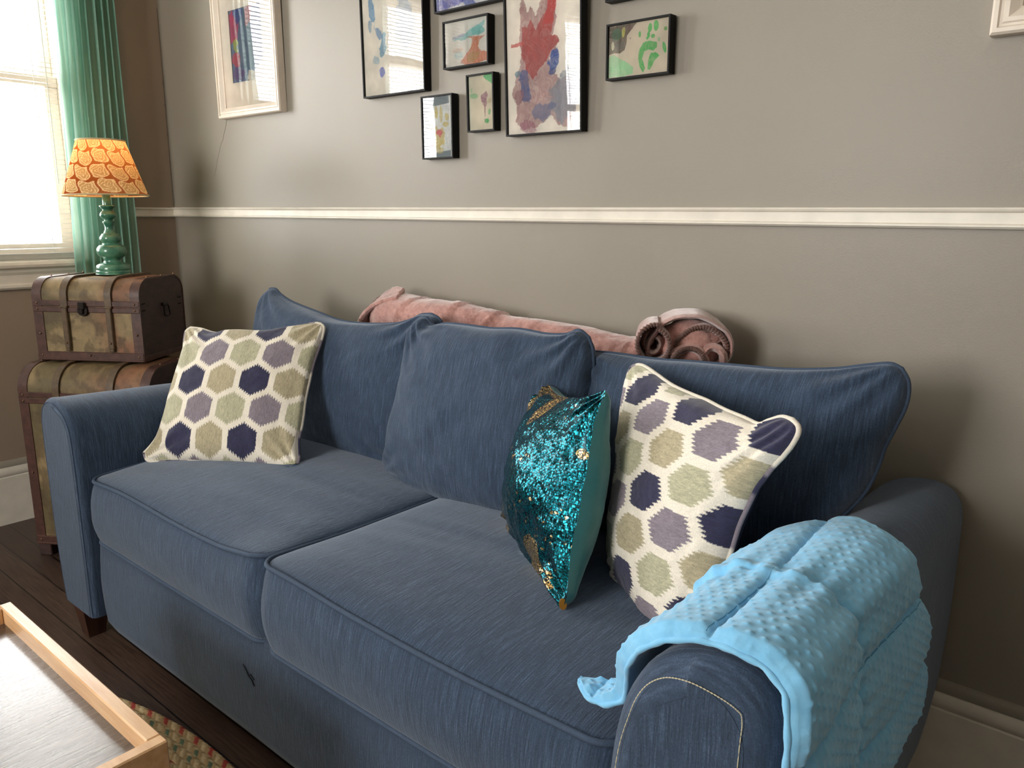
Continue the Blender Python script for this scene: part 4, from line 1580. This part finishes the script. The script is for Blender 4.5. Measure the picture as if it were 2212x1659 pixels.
# ------------------------------------------------------------ framed children's paintings
class Canvas:
    def __init__(self, w, h, px, base=(236, 229, 216), seed=1):
        self.n, self.m = max(8, int(w / px)), max(8, int(h / px))
        self.u, self.v = np.meshgrid(np.linspace(0, 1, self.n), np.linspace(0, 1, self.m), indexing='ij')
        self.w, self.h = w, h
        self.x, self.y = self.u * w, self.v * h
        self.c = np.ones((self.n, self.m, 3)) * np.array(srgb(base))
        self.c *= (1 + .05 * (fbm(self.x * 14, self.y * 6, seed=seed) - .5))[..., None]
        self.seed = seed

    def _put(self, mask, col, alpha):
        self.seed += 1
        c = np.array(srgb(col)) * (1 + .35 * (fbm(self.x * 160, self.y * 45, seed=self.seed)[..., None] - .5))
        a = (mask * np.clip(alpha * (.62 + .7 * fbm(self.x * 210 + 40 * fbm(self.x * 20, self.y * 20, seed=2), self.y * 34, seed=self.seed + 60)), 0, 1))[..., None]
        self.c = self.c * (1 - a) + c * a

    def blob(self, cu, cv, ru, rv, col, alpha=.85, ang=0, jag=.8, f=55):
        """centre and radii in units of the canvas width/height"""
        a = math.radians(ang)
        dx, dy = (self.u - cu) * self.w, (self.v - cv) * self.h
        X, Y = dx * math.cos(a) + dy * math.sin(a), -dx * math.sin(a) + dy * math.cos(a)
        d = np.hypot(X / (ru * self.w), Y / (rv * self.h)) + jag * (fbm(self.x * f, self.y * f, seed=self.seed * 3) - .5) * 1.4
        self._put(smooth(1.05, .93, d), col, alpha)
        return self

    def poly(self, pts, col, alpha=.85, jag=.01, f=60):
        P = np.array(pts)
        jx = (fbm(self.x * f, self.y * f, seed=self.seed * 5) - .5) * jag * 4
        jy = (fbm(self.x * f + 9, self.y * f, seed=self.seed * 5 + 1) - .5) * jag * 4
        U, V = self.u + jx, self.v + jy
        ins = np.zeros(U.shape, bool)
        j = len(P) - 1
        for i in range(len(P)):
            xi, yi, xj, yj = P[i][0], P[i][1], P[j][0], P[j][1]
            if yi != yj:
                ins ^= ((yi > V) != (yj > V)) & (U < (xj - xi) * (V - yi) / (yj - yi) + xi)
            j = i
        self._put(ins.astype(float), col, alpha)
        return self


def art_G():
    c = Canvas(.262, .42, .0016, seed=3)
    c.poly([(.20, .86), (.18, .60), (.20, .48), (.15, .40), (.06, .26), (.14, .18), (.10, .08), (.24, .02), (.42, .04), (.5, .07), (.60, .10), (.66, .06), (.82, .02), (.93, .12), (.90, .34),
            (.72, .33), (.62, .36), (.58, .45), (.66, .50), (.70, .56), (.62, .58), (.68, .68), (.66, .80), (.60, .76), (.63, .9), (.55, .93), (.46, .78), (.40, .72), (.34, .78), (.28, .74), (.25, .80)], (156, 110, 112), .75, .012)
    c.poly([(.21, .66), (.20, .50), (.26, .40), (.36, .34), (.50, .42), (.60, .50), (.70, .53), (.69, .58), (.60, .58), (.64, .68), (.58, .74), (.48, .70), (.40, .64), (.33, .70), (.29, .66)], (170, 78, 76), .9, .012)
    c.poly([(.50, .66), (.58, .82), (.56, .90), (.62, .93), (.66, 1.0), (.76, 1.0), (.70, .86), (.66, .74), (.62, .66)], (186, 72, 70), .9, .01)
    c.poly([(.06, .575), (.06, .555), (.24, .55), (.24, .575)], (196, 92, 90), .85, .006)
    c.blob(.25, .30, .07, .12, (70, 88, 138), .85, 12).blob(.14, .385, .05, .02, (80, 128, 150), .8)
    c.blob(.64, .44, .06, .07, (58, 92, 160), .9, -20).blob(.62, .37, .05, .02, (60, 84, 140), .8, 20)
    c.blob(.78, .22, .17, .16, (128, 142, 156), .7, -30).blob(.48, .13, .16, .06, (98, 112, 150), .7, 10).blob(.16, .24, .07, .05, (140, 92, 100), .6)
    c.blob(.28, .04, .12, .04, (150, 80, 110), .6).blob(.78, .88, .02, .035, (70, 88, 150), .9).blob(.72, .82, .01, .008, (60, 80, 150), .9)
    c.blob(.55, .965, .012, .02, (196, 80, 80), .8)
    return c


def art_B():
    c = Canvas(.30, .36, .0016, seed=13)
    c.blob(.16, .83, .11, .045, (86, 130, 188), .85).blob(.28, .80, .07, .09, (104, 148, 192), .85, -18).blob(.16, .80, .04, .03, (88, 110, 196), .8)
    c.blob(.16, .64, .045, .10, (112, 156, 190), .85, 14).blob(.12, .54, .03, .05, (120, 160, 190), .7)
    c.blob(.26, .47, .04, .06, (116, 150, 188), .8, 35).blob(.33, .38, .05, .10, (112, 160, 188), .8, -14).blob(.20, .27, .06, .03, (140, 176, 196), .6)
    c.blob(.30, .17, .05, .04, (92, 110, 200), .85).blob(.7, .5, .14, .2, (150, 170, 190), .6)
    return c


def art_C():
    c = Canvas(.40, .20, .0018, (214, 214, 216), seed=19)
    for i in range(16):
        c.blob(random.random(), random.random(), .12, .10, (72, 80, 168), .8, random.uniform(-40, 40))
    c.blob(.45, .25, .08, .12, (196, 120, 110), .8).blob(.8, .4, .08, .1, (196, 150, 120), .7)
    return c


def art_D():
    c = Canvas(.178, .13, .0011, (210, 208, 200), seed=23)
    c.poly([(.14, .60), (.40, .66), (.60, .78), (.94, .94), (.90, .84), (.80, .72), (.60, .60), (.40, .56)], (120, 178, 178), .8, .02)
    c.blob(.75, .72, .14, .10, (112, 176, 172), .8).blob(.3, .66, .16, .04, (136, 144, 176), .7, 8)
    c.poly([(.50, .62), (.62, .56), (.60, .40), (.36, .06), (.50, .0), (.96, .04), (.98, .24), (.84, .30), (.76, .36), (.80, .52), (.92, .60), (.74, .60), (.66, .62)], (196, 116, 84), .85, .02)
    c.blob(.66, .17, .14, .10, (170, 140, 96), .7, 20).blob(.32, .28, .10, .10, (170, 196, 196), .7).blob(.3, .36, .14, .05, (200, 150, 120), .4)
    return c


def art_E():
    c = Canvas(.104, .157, .0010, (218, 208, 188), seed=29)
    c.blob(.86, .95, .26, .09, (96, 186, 122), .85, -20).blob(.2, .63, .17, .06, (130, 186, 138), .75).blob(.1, .74, .05, .05, (140, 190, 140), .6)
    c.blob(.60, .60, .13, .09, (156, 110, 130), .8, jag=.8).blob(.60, .50, .10, .07, (160, 118, 132), .7, jag=.8)
    c.blob(.63, .36, .022, .13, (150, 96, 116), .85, jag=.2).blob(.62, .18, .02, .05, (120, 90, 90), .7)
    c.blob(.70, .16, .09, .055, (82, 170, 104), .85).blob(.80, .33, .06, .06, (104, 176, 116), .75).blob(.82, .53, .08, .04, (190, 180, 140), .6)
    return c


def art_F():
    c = Canvas(.132, .184, .0011, (104, 118, 120), seed=37)
    c.poly([(.18, .075), (.90, .11), (.90, .88), (.18, .84)], (214, 216, 212), 1.0, .0)
    Y = (196, 178, 92)
    c.blob(.52, .32, .20, .19, Y, .9).blob(.44, .74, .055, .11, Y, .85).blob(.60, .72, .05, .12, Y, .75).blob(.26, .50, .06, .05, Y, .85).blob(.76, .54, .10, .04, Y, .85)
    c.blob(.80, .66, .07, .06, Y, .8).blob(.52, .12, .13, .05, Y, .6)
    c.blob(.48, .42, .07, .035, (196, 84, 84), .95, 30, .1).blob(.58, .42, .07, .035, (196, 84, 84), .95, -30, .1).poly([(.43, .41), (.64, .41), (.55, .32)], (196, 84, 84), .95, .003)
    c.blob(.24, .20, .06, .03, (206, 96, 120), .9, 30, .1).poly([(.17, .20), (.33, .20), (.26, .12)], (206, 96, 120), .95, .003)
    return c


def art_H():
    c = Canvas(.180, .133, .0009, (208, 196, 176), seed=41)
    c.poly([(.0, 1.0), (.46, 1.0), (.38, .90), (.30, .78), (.29, .62), (.26, .52), (.18, .46), (.10, .48), (.0, .46)], (96, 84, 68), .95, .006)
    c.blob(.12, .82, .08, .14, (74, 112, 84), .8).blob(.24, .86, .03, .10, (196, 190, 96), .9).blob(.06, .62, .03, .09, (206, 206, 170), .85).blob(.34, .92, .08, .05, (120, 96, 92), .7)
    c.blob(.19, .60, .07, .08, (98, 96, 88), .8)
    c.poly([(.0, .42), (.08, .46), (.20, .36), (.34, .26), (.42, .16), (.42, .05), (.24, .02), (.0, .02)], (150, 206, 156), .9, .008)
    G = (84, 176, 96)
    c.poly([(.52, .50), (.58, .60), (.68, .62), (.80, .58), (.80, .48), (.74, .42), (.66, .46), (.60, .44), (.57, .30), (.62, .12), (.58, .04), (.53, .14), (.50, .30)], G, .95, .007)
    c.poly([(.70, .40), (.78, .40), (.84, .32), (.76, .22), (.70, .08), (.66, .10), (.66, .26)], G, .95, .007)
    c.blob(.68, .86, .032, .08, G, .95, -6, .25).blob(.78, .88, .040, .10, G, .95, 4, .25).blob(.66, .74, .022, .06, G, .9, 0, .25)
    c.blob(.515, .77, .022, .06, G, .9, 0, .3).blob(.73, .70, .036, .04, G, .95, 0, .2).blob(.64, .68, .02, .03, G, .9, 0, .2).blob(.83, .62, .02, .04, (140, 190, 140), .8, 0, .3)
    c.blob(.93, .80, .028, .04, (98, 160, 84), .95, 30, .2).blob(.92, .46, .028, .11, G, .95, 14, .3)
    c.blob(.36, .72, .012, .008, (90, 80, 70), .9, 40, .1)
    return c


def art_I():
    c = Canvas(.30, .12, .002, (120, 40, 46), seed=47)
    for i in range(8):
        c.blob(random.random(), random.random(), .12, .2, (190, 60, 70), .8)
    return c


def art_A():
    c = Canvas(.17, .30, .0013, (100, 112, 140), seed=53)
    c.poly([(.0, .95), (.12, 1.0), (.30, .80), (.22, .58), (.0, .56)], (190, 60, 98), .85, .01)
    c.poly([(.10, 1.0), (.44, 1.0), (.40, .86), (.22, .78)], (70, 76, 140), .85, .01)
    c.poly([(.50, 1.0), (.72, 1.0), (.66, .80), (.50, .70)], (198, 96, 104), .8, .01)
    c.blob(.16, .50, .08, .10, (170, 176, 84), .85).blob(.14, .32, .16, .10, (188, 70, 84), .85, -20).blob(.5, .45, .28, .30, (104, 116, 138), .85)
    c.blob(.20, .12, .20, .10, (104, 70, 124), .8).poly([(.42, .0), (1, .0), (1, .28), (.7, .12), (.5, .16)], (224, 214, 200), 1.0, .02)
    return c


def frame(label, x0, x1, z0, z1, art, kind='black', depth=.028, bw=.0045, mat_=None, tilt=2.0, group=None, rotate=0.0):
    """x0..x1, z0..z1: outer front face; hangs on the back wall (y = 0), top leaning slightly forward"""
    t = thing('picture_frame', label, 'picture', ((x0 + x1) / 2, -.001, z0), group)
    M = Matrix.Translation(Vector(((x0 + x1) / 2, -.0015, z0))) @ Matrix.Rotation(math.radians(tilt), 4, 'X') @ Matrix.Rotation(math.radians(rotate), 4, 'Y') @ Matrix.Translation(Vector((-(x0 + x1) / 2, 0, -z0)))

    def T(V):
        return [tuple(M @ Vector(tuple(p))) for p in arr(V)]
    m_ = MB()
    if kind == 'black':
        for a, b in (((x0, -depth, z0), (x1, 0, z0 + bw)), ((x0, -depth, z1 - bw), (x1, 0, z1)), ((x0, -depth, z0 + bw), (x0 + bw, 0, z1 - bw)), ((x1 - bw, -depth, z0 + bw), (x1, 0, z1 - bw))):
            m_.box(a, b, M)
        yf, ya, pa = -depth + .003, -depth + .0065, (x0 + bw, x1 - bw, z0 + bw, z1 - bw)
        m_.build('frame', 'black_frame', t)
    else:
        # moulded white frame: nested stepped mitred profile
        prof = [(0, 0), (0, -depth * .85), (.003, -depth), (.008, -depth), (.010, -depth * .86), (.013, -depth * .86), (.015, -depth * .95), (.020, -depth * .95), (.030, -depth * .62), (.033, -depth * .55), (.033, 0)]
        s = bw / .033
        V, F = [], []
        loops = []
        for dxy, yy in prof:
            q = dxy * s
            loops.append([(x0 + q, yy, z0 + q), (x1 - q, yy, z0 + q), (x1 - q, yy, z1 - q), (x0 + q, yy, z1 - q)])
        for L_ in loops:
            V += L_
        k = len(loops)
        for i in range(k):
            i2 = (i + 1) % k
            for j in range(4):
                j2 = (j + 1) % 4
                F.append((i * 4 + j, i * 4 + j2, i2 * 4 + j2, i2 * 4 + j))
        m_.add(T(V), F)
        m_.build('frame', 'white_frame', t)
        yf, ya, pa = -depth * .55, -depth * .42, (x0 + bw, x1 - bw, z0 + bw, z1 - bw)
    a, b, c_, d_ = pa
    MB().add(T([(a, yf, c_), (b, yf, c_), (b, yf, d_), (a, yf, d_)]), [(0, 1, 2, 3)]).build('glass', 'picture_glass', t)
    if mat_:
        (ma, mb_, mc, md), mname = mat_
        m_ = MB()
        m_.box((a, ya, c_), (ma, ya + .002, d_), M).box((mb_, ya, c_), (b, ya + .002, d_), M).box((ma, ya, c_), (mb_, ya + .002, mc), M).box((ma, ya, md), (mb_, ya + .002, d_), M)
        m_.build('mat_board', mname, t)
        a, b, c_, d_ = ma, mb_, mc, md
        ya = ya + .0015
    MB().box((pa[0], ya + .003, pa[2]), (pa[1], ya + .005, pa[3]), M).build('backing', 'mat_board', t)
    if art is not None:
        c = art()
        X = a + c.u * (b - a)
        Z = c_ + c.v * (d_ - c_)
        Yw = ya + .0016 + .0008 * (fbm(X * 60, Z * 8, seed=5) - .5)
        make('painting', T(np.stack([X, Yw, Z], -1).reshape(-1, 3)), gridfaces(c.n, c.m), 'paint_on_paper', t, True, c.c.reshape(-1, 3))
    return t


GP = 'framed pictures on the back wall'
frame('white framed picture with wide white mat near the room corner', .487, .912, 1.612, 2.22, art_A, 'white', .032, .038,
      mat_=((.584, .80, 1.74, 2.0), 'mat_board'), tilt=.6, group=GP)
frame('black framed painting with blue shapes, left of the picture group', 1.382, 1.672, 1.616, 2.02, art_B, tilt=.8, group=GP)
frame('wide black framed painting of blue strokes cut off by the top edge', 1.717, 2.02, 1.826, 2.03, art_C, tilt=3.2, group=GP)
frame('small landscape framed painting of teal and orange strokes', 1.752, 1.931, 1.666, 1.797, art_D, tilt=.8, group=GP)
frame('small upright framed painting of a purple flower on green', 1.849, 1.954, 1.483, 1.641, art_E, tilt=2.0, group=GP)
frame('small framed yellow handprint with a red heart, lowest of the group', 1.656, 1.789, 1.413, 1.598, art_F, tilt=1.0, group=GP)
frame('large black framed painting of red over blue brushstrokes', 1.999, 2.258, 1.463, 1.885, art_G, tilt=2.4, group=GP)
frame('black framed green handprint painting, right of the picture group', 2.329, 2.508, 1.580, 1.711, art_H, tilt=1.5, group=GP)
frame('dark red framed picture above the green handprint, mostly out of view', 2.321, 2.62, 1.764, 1.93, art_I, tilt=2.0, group=GP)
frame('white moulded picture frame at the upper right edge', 3.172, 3.62, 1.577, 2.15, None, 'white', .030, .046,
      mat_=((3.30, 3.50, 1.72, 2.02), 'mat_board'), tilt=.8, group=GP)


# ------------------------------------------------------------ coffee table
def coffee_table():
    x1, y1, zt = 2.372, -1.290, .425
    x0, y0 = 1.675, -2.35
    t = thing('coffee_table', 'tray-topped coffee table with light wood rim and dark veneer centre', 'table', ((x0 + x1) / 2, (y0 + y1) / 2, 0))
    rw, rh = .024, .034
    for nm, a, b in (('rim', (x0, y1 - rw, zt - .075), (x1 - rw, y1, zt)), ('rim', (x0, y0, zt - .075), (x1 - rw, y0 + rw, zt)),
                     ('rim', (x1 - rw, y0, zt - .075), (x1, y1, zt)), ('rim', (x0 - .0, y0 + rw, zt - .075), (x0 + rw, y1 - rw, zt))):
        MB().bbox(a, b, .0025).build(nm, 'pine', t)
    MB().box((x0 + rw, y0 + rw, zt - rh - .012), (x1 - rw, y1 - rw, zt - rh)).build('tabletop', 'table_veneer', t)
    for x in (x0 + .004, x1 - .054):
        for y in (y0 + .004, y1 - .054):
            MB().bbox((x, y, .0125), (x + .05, y + .05, zt - .05), .003).build('leg', 'pine', t)


coffee_table()


# ------------------------------------------------------------ braided rug
def rug():
    cx_, cy_, A, B = 1.93, -2.02, 1.18, 1.03
    wr_ = .021
    rings = 7
    na, nr = 2600, rings * 9
    th = np.linspace(0, 2 * PI, na, endpoint=False)[:, None]
    dist = np.linspace(0, rings * wr_, nr)[None, :]
    X = cx_ + (A - dist) * np.cos(th)
    Y = cy_ + (B - dist) * np.sin(th)
    ell = np.cumsum(np.hypot(np.gradient(A * np.cos(th[:, 0])), np.gradient(B * np.sin(th[:, 0]))))[:, None]
    k = np.minimum(np.floor(dist / wr_), rings - 1)
    f = dist / wr_ - k - .5
    pl_ = .016
    ph = ell / pl_ + np.abs(f) * 1.1 * np.where(f > 0, 1, 1) + k * .37 + (f > 0) * .5
    cell = np.floor(ph)
    g = ph - cell - .5
    Z = .002 + .013 * np.sqrt(np.clip(1 - (2 * f) ** 2, 0, 1)) * (.55 + .45 * np.sqrt(np.clip(1 - (2 * g) ** 2, 0, 1)))
    sel = _hash(cell.astype(np.int64) % 3 + 0 * k.astype(np.int64), k.astype(np.int64) + 0 * cell.astype(np.int64), (f > 0).astype(np.int64) + 0 * cell.astype(np.int64), 12)
    TANR, RED, GRN, CRM = [np.array(srgb(c)) for c in ((178, 152, 112), (168, 66, 58), (98, 118, 96), (206, 186, 146))]
    c3 = (cell.astype(np.int64) % 4) + 0 * k.astype(np.int64)
    kk = k.astype(np.int64) + 0 * c3
    side_ = (f > 0) + 0 * c3
    col = np.where((c3 % 2 == 0)[..., None], TANR, CRM)
    redring = (kk == 0) | (kk == 4)
    grnring = (kk == 1) | (kk == 2) | (kk == 5)
    col = np.where((redring & (c3 == 1))[..., None], RED, col)
    col = np.where((grnring & (c3 == 3) & (side_ > 0))[..., None], GRN, col)
    col = col * (.75 + .5 * fbm(X * 160, Y * 160, seed=9, octv=2)[..., None])
    t = thing('braided_rug', 'oval braided rug in tan, red and green under the coffee table', 'rug', (cx_, cy_, 0))
    P = np.stack([X, Y, Z + 0 * X], -1)
    make('braided_border', P.reshape(-1, 3), gridfaces(na, nr, True, False), 'braided_wool', t, True, col.reshape(-1, 3))
    # centre
    n2, r2 = 360, 90
    th = np.linspace(0, 2 * PI, n2, endpoint=False)[:, None]
    q = np.linspace(1, .001, r2)[None, :]
    ai, bi = A - rings * wr_, B - rings * wr_
    X = cx_ + ai * q * np.cos(th)
    Y = cy_ + bi * q * np.sin(th)
    Z = .005 + .004 * np.abs(np.sin(q * ai / wr_ * PI)) + 0 * th
    cc = np.where(((q * ai / wr_) % 3 < 1)[..., None], TANR, CRM * .85) * (.7 + .5 * fbm(X * 60, Y * 60, seed=3)[..., None])
    make('braided_centre', np.stack([X, Y, Z], -1).reshape(-1, 3), gridfaces(n2, r2, True, False), 'braided_wool', t, True, cc.reshape(-1, 3))


rug()
